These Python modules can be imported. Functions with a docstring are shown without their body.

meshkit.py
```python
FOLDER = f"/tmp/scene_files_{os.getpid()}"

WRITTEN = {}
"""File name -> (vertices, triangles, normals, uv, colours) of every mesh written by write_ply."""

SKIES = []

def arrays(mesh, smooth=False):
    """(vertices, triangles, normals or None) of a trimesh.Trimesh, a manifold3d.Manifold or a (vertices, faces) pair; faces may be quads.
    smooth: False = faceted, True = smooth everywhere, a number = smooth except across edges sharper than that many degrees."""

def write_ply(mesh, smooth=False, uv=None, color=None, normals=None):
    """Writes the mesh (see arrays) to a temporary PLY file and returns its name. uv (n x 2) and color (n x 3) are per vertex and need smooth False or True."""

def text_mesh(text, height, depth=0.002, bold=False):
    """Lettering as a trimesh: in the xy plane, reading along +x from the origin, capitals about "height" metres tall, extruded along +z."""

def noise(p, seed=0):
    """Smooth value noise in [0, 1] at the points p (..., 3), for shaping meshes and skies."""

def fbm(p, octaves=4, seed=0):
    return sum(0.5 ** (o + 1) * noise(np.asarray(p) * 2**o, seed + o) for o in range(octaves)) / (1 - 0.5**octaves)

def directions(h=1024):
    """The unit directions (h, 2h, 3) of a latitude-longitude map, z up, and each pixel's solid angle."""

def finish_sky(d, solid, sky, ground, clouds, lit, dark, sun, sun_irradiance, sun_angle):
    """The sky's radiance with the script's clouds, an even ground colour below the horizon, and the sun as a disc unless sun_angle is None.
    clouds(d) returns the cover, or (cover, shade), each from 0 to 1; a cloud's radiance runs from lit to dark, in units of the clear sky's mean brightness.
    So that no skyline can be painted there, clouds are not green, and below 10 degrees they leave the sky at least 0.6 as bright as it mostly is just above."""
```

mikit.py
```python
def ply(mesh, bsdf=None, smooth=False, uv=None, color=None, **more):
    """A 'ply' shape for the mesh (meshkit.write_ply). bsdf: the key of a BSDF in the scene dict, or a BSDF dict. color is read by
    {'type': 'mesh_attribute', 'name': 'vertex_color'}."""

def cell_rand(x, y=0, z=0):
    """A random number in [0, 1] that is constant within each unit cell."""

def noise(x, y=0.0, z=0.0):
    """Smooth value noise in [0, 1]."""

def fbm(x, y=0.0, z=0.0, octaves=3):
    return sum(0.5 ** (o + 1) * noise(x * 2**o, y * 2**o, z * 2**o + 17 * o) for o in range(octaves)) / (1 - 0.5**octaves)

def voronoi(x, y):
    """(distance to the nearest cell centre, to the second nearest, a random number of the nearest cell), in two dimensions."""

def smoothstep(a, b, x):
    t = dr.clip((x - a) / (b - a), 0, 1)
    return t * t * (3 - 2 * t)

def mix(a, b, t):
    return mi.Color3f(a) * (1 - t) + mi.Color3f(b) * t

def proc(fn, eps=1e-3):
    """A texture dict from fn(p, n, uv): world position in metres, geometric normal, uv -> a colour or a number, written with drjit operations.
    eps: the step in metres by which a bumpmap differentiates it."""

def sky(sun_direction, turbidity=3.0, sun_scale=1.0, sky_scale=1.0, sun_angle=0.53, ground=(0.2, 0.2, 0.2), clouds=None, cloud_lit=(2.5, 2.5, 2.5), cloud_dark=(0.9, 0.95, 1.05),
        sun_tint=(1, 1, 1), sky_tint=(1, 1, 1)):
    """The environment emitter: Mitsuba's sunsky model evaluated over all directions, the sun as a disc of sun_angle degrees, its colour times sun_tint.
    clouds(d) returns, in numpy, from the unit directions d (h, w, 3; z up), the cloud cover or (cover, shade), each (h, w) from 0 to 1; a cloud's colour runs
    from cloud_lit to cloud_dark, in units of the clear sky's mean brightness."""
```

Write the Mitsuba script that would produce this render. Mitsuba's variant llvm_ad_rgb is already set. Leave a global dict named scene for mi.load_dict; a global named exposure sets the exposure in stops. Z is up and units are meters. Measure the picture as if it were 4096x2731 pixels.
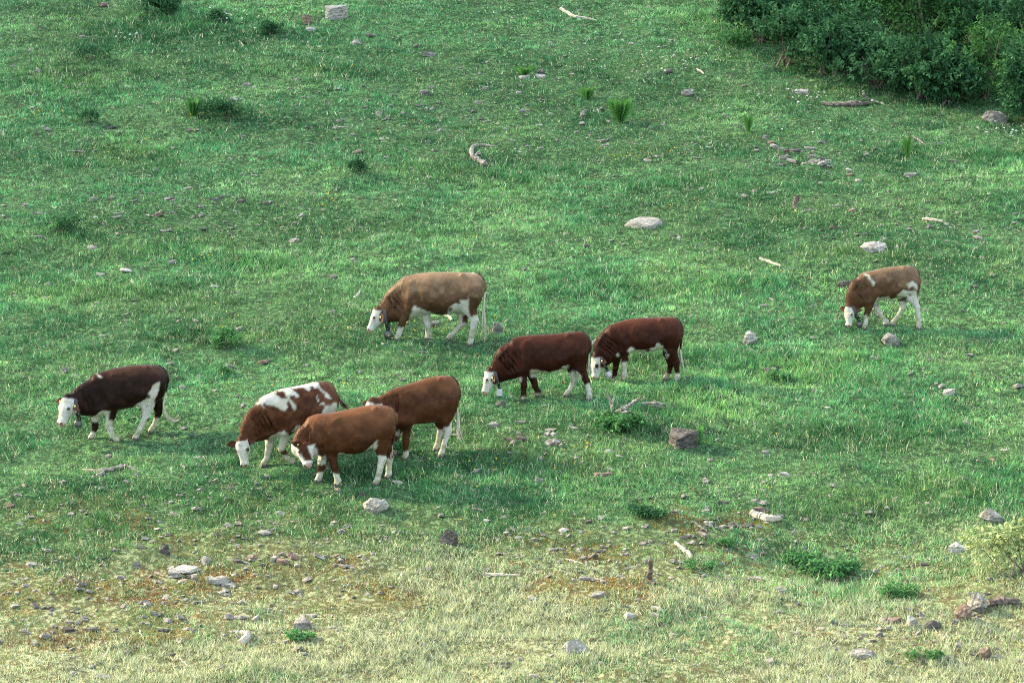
import math
import numpy as np
import trimesh
import drjit as dr
import mitsuba as mi
import mikit
import meshkit
from scipy.ndimage import map_coordinates
from scipy.spatial import ConvexHull

scene, labels = {}, {}
T = mi.ScalarTransform4f

# ------------------------------------------------------------------ camera, light, exposure
FOV, PITCH = 18.93, -5.0
_p = math.radians(PITCH)
scene['camera'] = {'type': 'perspective', 'fov': FOV, 'fov_axis': 'x', 'near_clip': 1.0, 'far_clip': 3000.0,
                   'to_world': T().look_at(origin=[0, 0, 0], target=[0, math.cos(_p), math.sin(_p)], up=[0, 0, 1])}
SUN = np.array([-0.83, 0.24, 0.50])
def veil(d):
    n = meshkit.fbm(d * [3.0, 3.0, 6.0] + 4.0, 4, 12)
    return 0.25 + 0.55 * np.clip((n - 0.38) * 4, 0, 1), np.zeros(d.shape[:2])


scene['sky'] = mikit.sky(SUN.tolist(), turbidity=3.0, sun_scale=1.1, sky_scale=1.0, sun_angle=5.0, clouds=veil, cloud_lit=(2.2, 2.3, 2.28),
                         sun_tint=(0.97, 0.98, 0.88), sky_tint=(0.97, 1.03, 1.00), ground=(0.08, 0.11, 0.07))
exposure = 3.9

W, HH = 4096.0, 2731.0                      # the photograph's pixels, used to read off directions
FPX = W / 2 / math.tan(math.radians(FOV / 2))


def ray(px, py):
    x, y = (px - W / 2) / FPX, -(py - HH / 2) / FPX
    d = np.array([x, math.cos(_p) - y * math.sin(_p), math.sin(_p) + y * math.cos(_p)])
    return d / np.linalg.norm(d)


# ------------------------------------------------------------------ the hillside
SLOPE = math.tan(math.radians(16.0))
Y0 = 60 * math.cos(_p)
Z0 = 60 * math.sin(_p)


def sstep(a, b, x):
    t = np.clip((x - a) / (b - a), 0, 1)
    return t * t * (3 - 2 * t)


def nz(x, y, s=1.0, seed=0, z=0.0):
    x = np.asarray(x, float)
    return meshkit.noise(np.stack([x * s, np.asarray(y, float) * s, np.zeros_like(x) + z], -1), seed)


def fb(x, y, s=1.0, seed=0, octaves=3):
    x = np.asarray(x, float)
    return meshkit.fbm(np.stack([x * s, np.asarray(y, float) * s, np.zeros_like(x)], -1), octaves, seed)


def height(x, y):
    yy = np.maximum(y, 30.0) + 0.15 * np.minimum(y - 30.0, 0)
    z = Z0 + SLOPE * (yy - Y0)
    z = z + 0.55 * (fb(x, y, 0.09, 3, 2) - 0.5) + 0.30 * (fb(x / 2.2, y, 0.55, 7, 2) - 0.5) + 0.15 * (fb(x / 1.5, y, 1.7, 11, 2) - 0.5) + 0.055 * (fb(x / 1.3, y, 4.2, 13, 1) - 0.5)
    z = z - 0.5 * np.exp(-((x - 5.6) / 1.9) ** 2 - ((y - 50.2) / 1.6) ** 2)      # shallow hollow low on the right
    return z


fx = np.arange(-19, 19.01, 0.125)
fy = np.arange(42, 94.01, 0.125)
left = -19 - np.cumsum(np.minimum(0.3 * 1.16 ** np.arange(60), 6))
left = left[left > -420]
right = 19 + np.cumsum(np.minimum(0.3 * 1.2 ** np.arange(60), 14))
right = right[right < 420]
near = 42 - np.cumsum(np.minimum(0.3 * 1.2 ** np.arange(60), 12))
near = near[near > -200]
far = 94 + np.cumsum(np.minimum(0.3 * 1.2 ** np.arange(60), 8))
far = far[far < 420]
gx = np.concatenate([left[::-1], fx, right])
gy = np.concatenate([near[::-1], fy, far])
GX, GY = np.meshgrid(gx, gy, indexing='ij')
GZ = height(GX, GY)
ix0, iy0 = len(left), len(near)
FZ = GZ[ix0:ix0 + len(fx), iy0:iy0 + len(fy)]


def gz(x, y):
    """ground height near the picture, read from the mesh's own grid"""
    x, y = np.asarray(x, float), np.asarray(y, float)
    r = map_coordinates(FZ, [np.atleast_1d(x + 19) / 0.125, np.atleast_1d(y - 42) / 0.125], order=1, mode='nearest')
    return r if x.ndim else float(r[0])


def at(px, py):
    """where the ray through a photograph pixel meets the ground"""
    d = ray(px, py)
    t = np.linspace(40, 100, 2401)
    p = t[:, None] * d
    below = p[:, 2] < gz(p[:, 0], p[:, 1])
    i = int(np.argmax(below)) if below.any() else len(t) - 1
    return p[i]


def scale_at(p):
    return FPX / p[1]


def smf(a, b, x):
    return mikit.smoothstep(a, b, x)


# areas of pasture, in metres on the ground: dry, stony and mossy ground low in the picture, lush tussocks, scree patches
def spots(lst):
    out = []
    for px, py, rx, ry in lst:
        p = at(px, py)
        out.append((p[0], p[1], rx / scale_at(p), ry / scale_at(p) / 0.37))
    return out


def spotmap(sp, x, y):
    v = np.zeros(np.shape(x))
    for cx, cy, rx, ry in sp:
        v = np.maximum(v, np.exp(-((x - cx) / rx) ** 2 - ((y - cy) / ry) ** 2))
    return v


STONY = spots([(3150, 610, 260, 60), (2750, 600, 220, 50), (350, 560, 260, 60), (1700, 480, 500, 110), (800, 820, 420, 90), (2300, 560, 300, 60), (500, 2400, 520, 130), (1150, 2280, 500, 90),
               (2350, 2220, 330, 90), (2850, 2130, 280, 110), (3350, 2330, 420, 130), (2150, 1790, 180, 40), (3850, 930, 260, 70), (450, 2040, 500, 80), (1050, 2130, 420, 60), (3700, 2540, 420, 90)])
MOSSY = spots([(300, 2380, 430, 70), (850, 2330, 420, 70), (1250, 2300, 300, 60), (2400, 2340, 330, 60), (2640, 2290, 200, 60), (1050, 2210, 260, 30), (450, 2540, 420, 50), (2700, 2120, 220, 70), (1450, 2400, 300, 50), (3000, 2080, 150, 40)])
LUSH = spots([(1350, 290, 160, 45), (480, 620, 260, 60), (700, 1000, 240, 50), (1000, 1060, 240, 40), (900, 2020, 420, 50), (2150, 1880, 420, 60), (1560, 1930, 330, 50), (2500, 1150, 380, 50),
              (2900, 1130, 260, 40), (3400, 1010, 340, 40), (950, 1350, 320, 40), (3380, 1740, 420, 90), (3850, 1960, 300, 70), (3500, 2010, 200, 40), (2700, 1620, 420, 90), (3950, 620, 330, 70),
              (650, 110, 500, 90), (250, 330, 330, 70), (2950, 90, 280, 60), (3250, 1480, 420, 70), (2600, 1420, 320, 50), (1850, 700, 420, 50), (300, 1180, 420, 50), (400, 2130, 330, 40), (3300, 2370, 300, 70), (2780, 720, 300, 50)])


def dryness(x, y):
    edge = 49.0 + 0.10 * (x + 3) + 1.6 * (fb(x, y, 0.35, 31, 2) - 0.5)
    d = sstep(2.4, -2.0, y - edge)
    d = d * (1 - 0.75 * spotmap([(5.9, 50.0, 2.2, 1.7)], x, y))
    return d


# ------------------------------------------------------------------ materials
def attr():
    return {'type': 'mesh_attribute', 'name': 'vertex_color'}


def rgb(*v):
    return {'type': 'rgb', 'value': list(v)}


def two(b):
    return {'type': 'twosided', 'bsdf': b}


def soil(p, n, uv):
    a = mikit.fbm(p.x * 1.3, p.y * 1.3, 0.0, 3)
    b = mikit.fbm(p.x * 9, p.y * 9, 3.0, 3)
    c = mikit.mix((0.030, 0.070, 0.034), (0.048, 0.095, 0.048), smf(0.3, 0.7, a))
    c = mikit.mix(c, (0.065, 0.060, 0.040), smf(0.55, 0.8, b) * 0.5)
    s1 = mikit.fbm(p.x * 17, p.y * 17, 1.0, 3)
    s2 = mikit.noise(p.x * 46, p.y * 46, 5.0)
    c = c * (0.45 + 1.15 * s1) * (0.7 + 0.6 * s2)
    c = mikit.mix(c, (0.10, 0.21, 0.085), smf(0.56, 0.72, s1) * 0.8)
    c = mikit.mix(c, (0.26, 0.26, 0.17), smf(0.80, 0.95, s2) * 0.5)
    dry = smf(52.5, 48.0, p.y + 1.5 * (a - 0.5))
    d_ = mikit.mix((0.12, 0.125, 0.065), (0.13, 0.10, 0.058), smf(0.4, 0.65, b)) * (0.5 + 1.1 * s1)
    d_ = mikit.mix(d_, (0.36, 0.37, 0.24), smf(0.52, 0.70, s1) * 0.8)
    d_ = mikit.mix(d_, (0.13, 0.22, 0.085), smf(0.60, 0.75, b) * 0.6)
    d_ = mikit.mix(d_, (0.05, 0.045, 0.035), smf(0.84, 0.95, s2) * 0.6)
    return mikit.mix(c, d_, dry * 0.85)


def stone_fn(c0, c1, c2):
    def fn(p, n, uv):
        a = mikit.fbm(p.x * 7, p.y * 7, p.z * 12, 3)
        b = mikit.fbm(p.x * 23 + 5, p.y * 23, p.z * 28, 3)
        w = mikit.fbm(p.x * 1.1, p.y * 1.1, p.z, 2)
        c = mikit.mix(c0, c1, smf(0.35, 0.65, a))
        c = mikit.mix(c, c2, smf(0.56, 0.72, b) * 0.8)
        return c * (0.65 + 0.7 * w)
    return fn


def stone_bump(p, n, uv):
    return mikit.fbm(p.x * 16, p.y * 16, p.z * 24, 3)


def stone_mat(name, c0, c1, c2, rough=0.8):
    scene[name] = two({'type': 'bumpmap', 'arbitrary': {**mikit.proc(stone_bump, 4e-3)}, 'scale': 0.022,
                       'bsdf': {'type': 'principled', 'base_color': mikit.proc(stone_fn(c0, c1, c2)), 'roughness': rough, 'specular': 0.35}})


scene['mat_soil'] = two({'type': 'diffuse', 'reflectance': mikit.proc(soil)})
stone_mat('mat_stone_grey', (0.115, 0.112, 0.108), (0.20, 0.195, 0.185), (0.32, 0.315, 0.29))
stone_mat('mat_stone_pale', (0.21, 0.205, 0.195), (0.30, 0.295, 0.28), (0.42, 0.41, 0.385))
stone_mat('mat_stone_dark', (0.045, 0.042, 0.042), (0.08, 0.075, 0.072), (0.14, 0.135, 0.13))
stone_mat('mat_stone_brown', (0.10, 0.070, 0.058), (0.17, 0.125, 0.105), (0.24, 0.195, 0.17))
scene['mat_grass'] = {'type': 'principledthin', 'base_color': attr(), 'roughness': 0.65, 'diff_trans': 0.7, 'spec_trans': 0.0, 'eta': 1.3}
scene['mat_leaf'] = {'type': 'principledthin', 'base_color': attr(), 'roughness': 0.55, 'diff_trans': 0.6, 'spec_trans': 0.0, 'eta': 1.35}
scene['mat_flower'] = two({'type': 'diffuse', 'reflectance': attr()})


def wood_fn(p, n, uv):
    a = mikit.fbm(p.x * 14, p.y * 14, p.z * 14, 3)
    return mikit.mix((0.11, 0.10, 0.09), (0.29, 0.27, 0.25), smf(0.3, 0.65, a))


def bark_fn(p, n, uv):
    a = mikit.fbm(p.x * 14, p.y * 14, p.z * 14, 3)
    return mikit.mix((0.07, 0.055, 0.05), (0.20, 0.17, 0.15), smf(0.3, 0.7, a))


scene['mat_wood'] = two({'type': 'principled', 'base_color': mikit.proc(wood_fn), 'roughness': 0.8})
scene['mat_bark'] = two({'type': 'principled', 'base_color': mikit.proc(bark_fn), 'roughness': 0.85})
scene['mat_pale_wood'] = two({'type': 'principled', 'base_color': rgb(0.36, 0.33, 0.28), 'roughness': 0.75})


def hair_bump(p, n, uv):
    return mikit.fbm(p.x * 30, p.y * 30, p.z * 11, 3)


scene['mat_coat'] = two({'type': 'bumpmap', 'arbitrary': mikit.proc(hair_bump, 4e-3), 'scale': 0.010,
                         'bsdf': {'type': 'principled', 'base_color': attr(), 'roughness': 0.42, 'specular': 0.07, 'sheen': 0.03, 'sheen_tint': 0.8}})
scene['mat_hair'] = two({'type': 'principled', 'base_color': attr(), 'roughness': 0.6, 'specular': 0.3})
scene['mat_hoof'] = two({'type': 'principled', 'base_color': rgb(0.05, 0.042, 0.038), 'roughness': 0.5})
scene['mat_eye'] = two({'type': 'principled', 'base_color': rgb(0.012, 0.009, 0.008), 'roughness': 0.12})
scene['mat_strap'] = two({'type': 'principled', 'base_color': rgb(0.022, 0.023, 0.028), 'roughness': 0.55})
scene['mat_iron'] = two({'type': 'principled', 'base_color': rgb(0.10, 0.105, 0.115), 'roughness': 0.42, 'metallic': 0.7})
scene['mat_tin'] = two({'type': 'principled', 'base_color': rgb(0.42, 0.43, 0.46), 'roughness': 0.5, 'metallic': 0.5})
scene['mat_rivet'] = two({'type': 'principled', 'base_color': rgb(0.5, 0.5, 0.5), 'roughness': 0.35, 'metallic': 0.8})
scene['mat_tag'] = two({'type': 'principled', 'base_color': rgb(0.72, 0.62, 0.16), 'roughness': 0.5})


# ------------------------------------------------------------------ naming
def key_for(name, parent=None):
    base = f'{parent}__{name}' if parent else name
    k, i = base, 0
    while k in scene or k in labels or any(q.startswith(k + '__') for q in (ROOTS if not parent else ())) or k in ROOTS:
        i += 1
        k = f'{base}_{i:03d}'
    ROOTS.add(k)
    return k


ROOTS = set()


def add(name, mesh, mat, parent=None, smooth=False, color=None):
    k = key_for(name, parent)
    scene[k] = mikit.ply(mesh, mat, smooth=smooth, color=color)
    return k


def root(name):
    return key_for(name)


def tag(k, label, cat, group=None, kind=None):
    labels[k] = {'label': label, 'category': cat}
    if group:
        labels[k]['group'] = group
    if kind:
        labels[k]['kind'] = kind
    return k


# ------------------------------------------------------------------ small mesh helpers
def tube(pts, rad, seg=7, flat=1.0, cap=True):
    """tapered tube along points"""
    pts, rad = np.asarray(pts, float), np.asarray(rad, float) * np.ones(len(pts))
    n = len(pts)
    tan = np.gradient(pts, axis=0)
    tan /= np.linalg.norm(tan, axis=1, keepdims=True) + 1e-12
    ref = np.array([0.13, 0.2, 1.0]) if abs(tan[0][2]) < 0.9 else np.array([1.0, 0.1, 0])
    vs = []
    for i in range(n):
        u = np.cross(ref, tan[i]); u /= np.linalg.norm(u) + 1e-12
        v = np.cross(tan[i], u)
        ref = v
        ang = np.arange(seg) / seg * 2 * np.pi
        vs.append(pts[i] + rad[i] * (np.cos(ang)[:, None] * u + flat * np.sin(ang)[:, None] * v))
    v = np.vstack(vs + [pts[:1], pts[-1:]])
    f = []
    for i in range(n - 1):
        for j in range(seg):
            a, b, c, d = i * seg + j, i * seg + (j + 1) % seg, (i + 1) * seg + (j + 1) % seg, (i + 1) * seg + j
            f += [[a, b, c], [a, c, d]]
    for j in range(seg):
        f += [[n * seg, (j + 1) % seg, j], [n * seg + 1, (n - 1) * seg + j, (n - 1) * seg + (j + 1) % seg]]
    return trimesh.Trimesh(v, np.array(f), process=False)


def spline(pts, n):
    """Catmull-Rom through points"""
    P = np.asarray(pts, float)
    if len(P) == 2:
        t = np.linspace(0, 1, n)[:, None]
        return P[0] * (1 - t) + P[1] * t
    Q = np.vstack([2 * P[0] - P[1], P, 2 * P[-1] - P[-2]])
    s = np.linspace(0, len(P) - 1 - 1e-9, n)
    i = s.astype(int); t = (s - i)[:, None]
    a, b, c, d = Q[i], Q[i + 1], Q[i + 2], Q[i + 3]
    return 0.5 * (2 * b + (c - a) * t + (2 * a - 5 * b + 4 * c - d) * t ** 2 + (3 * b - a - 3 * c + d) * t ** 3)


def cat(ms):
    return trimesh.util.concatenate(ms)


def hull_mesh(p):
    h = ConvexHull(p)
    f = h.simplices.copy()
    c = p.mean(0)
    nrm = np.cross(p[f[:, 1]] - p[f[:, 0]], p[f[:, 2]] - p[f[:, 0]])
    flip = np.einsum('ij,ij->i', nrm, p[f[:, 0]] - c) < 0
    f[flip] = f[flip][:, ::-1]
    used = np.unique(f)
    m = np.zeros(len(p), int); m[used] = np.arange(len(used))
    return trimesh.Trimesh(p[used], m[f], process=False)


# ------------------------------------------------------------------ surface nets: one continuous skin from a distance field
def surface_nets(D, org, h):
    s = D < 0
    nx, ny, nzz = D.shape
    corners = [(a, b, c) for a in (0, 1) for b in (0, 1) for c in (0, 1)]
    cnt = sum(s[a:nx - 1 + a, b:ny - 1 + b, c:nzz - 1 + c].astype(np.int8) for a, b, c in corners)
    act = np.argwhere((cnt > 0) & (cnt < 8))
    idx = -np.ones((nx - 1, ny - 1, nzz - 1), np.int64)
    idx[act[:, 0], act[:, 1], act[:, 2]] = np.arange(len(act))
    acc, num = np.zeros((len(act), 3)), np.zeros(len(act))
    for a, b, c in corners:
        for ax in range(3):
            e = [a, b, c]
            if e[ax] == 1:
                continue
            e2 = list(e); e2[ax] = 1
            d0 = D[act[:, 0] + e[0], act[:, 1] + e[1], act[:, 2] + e[2]]
            d1 = D[act[:, 0] + e2[0], act[:, 1] + e2[1], act[:, 2] + e2[2]]
            m = (d0 < 0) != (d1 < 0)
            t = np.where(m, d0 / np.where(m, d0 - d1, 1), 0)
            p = np.tile(np.array(e, float), (len(act), 1)); p[:, ax] += t
            acc += p * m[:, None]; num += m
    v = (act + acc / num[:, None]) * h + org
    faces = []
    for ax in range(3):
        o1, o2 = [q for q in range(3) if q != ax]
        lo = [slice(1, None)] * 3; lo[ax] = slice(None, -1)
        hi = [slice(1, None)] * 3; hi[ax] = slice(1, None)
        s0, s1 = s[tuple(lo)], s[tuple(hi)]
        for sign, m in ((1, s0 & ~s1), (-1, ~s0 & s1)):
            q = np.argwhere(m)
            q[:, o1] += 1; q[:, o2] += 1
            ok = (q[:, o1] < idx.shape[o1]) & (q[:, o2] < idx.shape[o2])
            q = q[ok]
            def cell(d1, d2):
                r = q.copy(); r[:, o1] += d1; r[:, o2] += d2
                return idx[r[:, 0], r[:, 1], r[:, 2]]
            quad = np.stack([cell(-1, -1), cell(0, -1), cell(0, 0), cell(-1, 0)], 1)
            if (sign > 0) == (ax == 1):
                quad = quad[:, ::-1]
            faces.append(quad[(quad >= 0).all(1)])
    f = np.vstack(faces)
    return v, np.vstack([f[:, [0, 1, 2]], f[:, [0, 2, 3]]])


class Field:
    """smooth union of parts on a grid"""

    def __init__(self, lo, hi, h):
        self.h, self.lo = h, np.asarray(lo, float)
        self.n = np.ceil((np.asarray(hi) - self.lo) / h).astype(int) + 1
        self.D = np.full(self.n, 0.5, np.float32)

    def part(self, lo, hi, fn, k=0.04):
        i0 = np.clip(np.floor((np.asarray(lo) - k - 0.03 - self.lo) / self.h).astype(int), 0, self.n)
        i1 = np.clip(np.ceil((np.asarray(hi) + k + 0.03 - self.lo) / self.h).astype(int) + 1, 0, self.n)
        if (i1 <= i0).any():
            return
        ax = [self.lo[a] + self.h * np.arange(i0[a], i1[a]) for a in range(3)]
        X, Y, Z = ax[0][:, None, None], ax[1][None, :, None], ax[2][None, None, :]
        d = fn(X, Y, Z)
        sl = tuple(slice(i0[a], i1[a]) for a in range(3))
        D = self.D[sl]
        hh = np.maximum(k - np.abs(D - d), 0) / k
        self.D[sl] = np.minimum(D, d) - hh * hh * k * 0.25

    def cone(self, p, q, r0, r1, k=0.04, sq=1.0):
        """round cone from p (radius r0) to q (radius r1); sq squashes it across the animal (the second axis)"""
        p, q = np.asarray(p, float), np.asarray(q, float)
        m = max(r0, r1)
        lo, hi = np.minimum(p, q) - m, np.maximum(p, q) + m

        def fn(X, Y, Z):
            ba = np.array([q[0] - p[0], (q[1] - p[1]) / sq, q[2] - p[2]])
            x, y, z = X - p[0], (Y - p[1]) / sq, Z - p[2]
            t = np.clip((x * ba[0] + y * ba[1] + z * ba[2]) / max(ba @ ba, 1e-9), 0, 1)
            d = np.sqrt((x - ba[0] * t) ** 2 + (y - ba[1] * t) ** 2 + (z - ba[2] * t) ** 2) - (r0 + (r1 - r0) * t)
            return d * (0.5 + 0.5 * min(sq, 1))
        self.part(lo, hi, fn, k)

    def cut(self, p, q, r, k):
        """a soft hollow along the segment pq"""
        D0 = self.D
        self.D = -self.D
        n = self.D
        self.cone(p, q, r, r, k)
        self.D = -self.D

    def loft(self, st, k=0.05):
        """barrel along the first axis: stations (a, z centre, half height, half width), a ascending"""
        st = np.asarray(st, float)
        fine = spline(st, 80)
        o = np.argsort(fine[:, 0]); fine = fine[o]
        a0, a1 = fine[0, 0], fine[-1, 0]
        lo = [a0 - 0.12, -fine[:, 3].max(), (fine[:, 1] - fine[:, 2]).min()]
        hi = [a1 + 0.12, fine[:, 3].max(), (fine[:, 1] + fine[:, 2]).max()]

        def fn(X, Y, Z):
            a = np.clip(X, a0, a1)
            zc, hz, hy = (np.interp(a, fine[:, 0], fine[:, j]) for j in (1, 2, 3))
            v = (Z - zc) / hz
            vc = np.clip(v, -1.1, 1.2)
            w = hy * (1 - 0.17 * vc - 0.05 * vc * vc)
            r = ((np.abs(Y) / w) ** 2.25 + np.abs(v) ** 2.25) ** (1 / 2.25)
            d = (r - 1) * np.minimum(hy, hz)
            out = np.abs(X - a)
            return np.where(out > 0, np.sqrt(np.maximum(d + 0.05, 0) ** 2 + out ** 2) - 0.05, d)
        self.part(lo, hi, fn, k)


# ------------------------------------------------------------------ ground mesh
nxg, nyg = GX.shape
I = np.arange(nxg * nyg).reshape(nxg, nyg)
gq = np.stack([I[:-1, :-1], I[1:, :-1], I[1:, 1:], I[:-1, 1:]], -1).reshape(-1, 4)
k = add('hillside', (np.stack([GX, GY, GZ], -1).reshape(-1, 3), gq), 'mat_soil', smooth=True)
tag(k, 'green pasture hillside rising away from the camera', 'hillside', kind='structure')
# unseen mountain far to the left: crest and cliff shaped to shade the pasture, the low sun half behind it
MX = -600.0
sh = SUN / np.hypot(SUN[0], SUN[1])
COVER = 0.48                                        # how far the crest stands above the middle of the sun, in radii of the sun's disc


def crest(y):
    run = -MX / (-sh[0])                            # horizontal way from the pasture to the crest
    yp = y - run * sh[1]
    need = height(np.zeros_like(yp), np.clip(yp, 30, 140)) * 0 + Z0 + SLOPE * (np.clip(yp, 30, 140) - Y0) + run * sh[2]
    rad_m = math.tan(math.radians(2.5)) * run * (1 + sh[2] ** 2)
    return need + np.where(yp > 51.7, COVER * rad_m, COVER * rad_m - (51.7 - yp) * 9.0) + 3.0 * (fb(y, y * 0, 0.05, 5, 2) - 0.5)


my = np.concatenate([np.arange(190, 215, 5), np.arange(215, 232, 0.5), np.arange(232, 420, 6), np.arange(420, 900, 30)])
mx = MX + np.concatenate([np.linspace(-380, -20, 10), [-6, 0, 6], np.linspace(20, 330, 12)])
MXg, MYg = np.meshgrid(mx, my, indexing='ij')
tent = 1 - np.abs(MXg - MX) / np.where(MXg < MX, 400, 340)
MZg = -40 + np.maximum(crest(MYg) + 40, 0) * np.clip(tent, 0, 1) ** 1.1 * (1 - 0.06 * fb(MXg, MYg, 0.03, 9, 3) * (np.abs(MXg - MX) > 8))
nm = np.arange(MXg.size).reshape(MXg.shape)
mq = np.stack([nm[:-1, :-1], nm[1:, :-1], nm[1:, 1:], nm[:-1, 1:]], -1).reshape(-1, 4)
k = add('mountain', (np.stack([MXg, MYg, MZg], -1).reshape(-1, 3), mq), 'mat_soil', smooth=False)
tag(k, 'unseen mountain spur far to the left, shaped to shade the pasture', 'mountain', kind='structure')
# ------------------------------------------------------------------ the cattle
def in_poly(poly, x, y):
    P = np.asarray(poly, float)
    c = np.zeros(len(x), bool)
    j = len(P) - 1
    for i in range(len(P)):
        c ^= ((P[i, 1] > y) != (P[j, 1] > y)) & (x < (P[j, 0] - P[i, 0]) * (y - P[i, 1]) / (P[j, 1] - P[i, 1] + 1e-12) + P[i, 0])
        j = i
    return c


def leaf_ear(length, width):
    """a cupped ear: base at the origin, tip along +x, opening towards +z"""
    m = trimesh.creation.icosphere(subdivisions=3)
    v = m.vertices.copy()
    t = (v[:, 0] + 1) / 2
    prof = np.sin(np.clip(t, 0, 1) ** 0.75 * np.pi) * 0.85 + 0.15 * (1 - t)
    r = np.sqrt(v[:, 1] ** 2 + v[:, 2] ** 2) + 1e-9
    v[:, 1] = v[:, 1] / r * np.minimum(r, 1) * prof * width
    v[:, 2] = v[:, 2] * 0.016
    v[:, 0] = t * length
    v[:, 2] += 0.030 * (v[:, 1] / width) ** 2 - 0.020 * np.sin(t * np.pi)
    return v, np.array(m.faces)


def oriented(v, o, ex, ey, ez):
    return o + v[:, :1] * ex + v[:, 1:2] * ey + v[:, 2:] * ez


def unit(v):
    return np.asarray(v, float) / (np.linalg.norm(v) + 1e-12)


def lathe(prof, seg=20):
    """(radius, z) outline turned about z"""
    ang = np.arange(seg) / seg * 2 * np.pi
    v = np.vstack([np.stack([r * np.cos(ang), r * np.sin(ang), np.full(seg, z)], 1) for r, z in prof])
    f = []
    for i in range(len(prof) - 1):
        for j in range(seg):
            a, b = i * seg + j, i * seg + (j + 1) % seg
            f += [[a, b, b + seg], [a, b + seg, a + seg]]
    return v, np.array(f)


HOOVES = []


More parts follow.
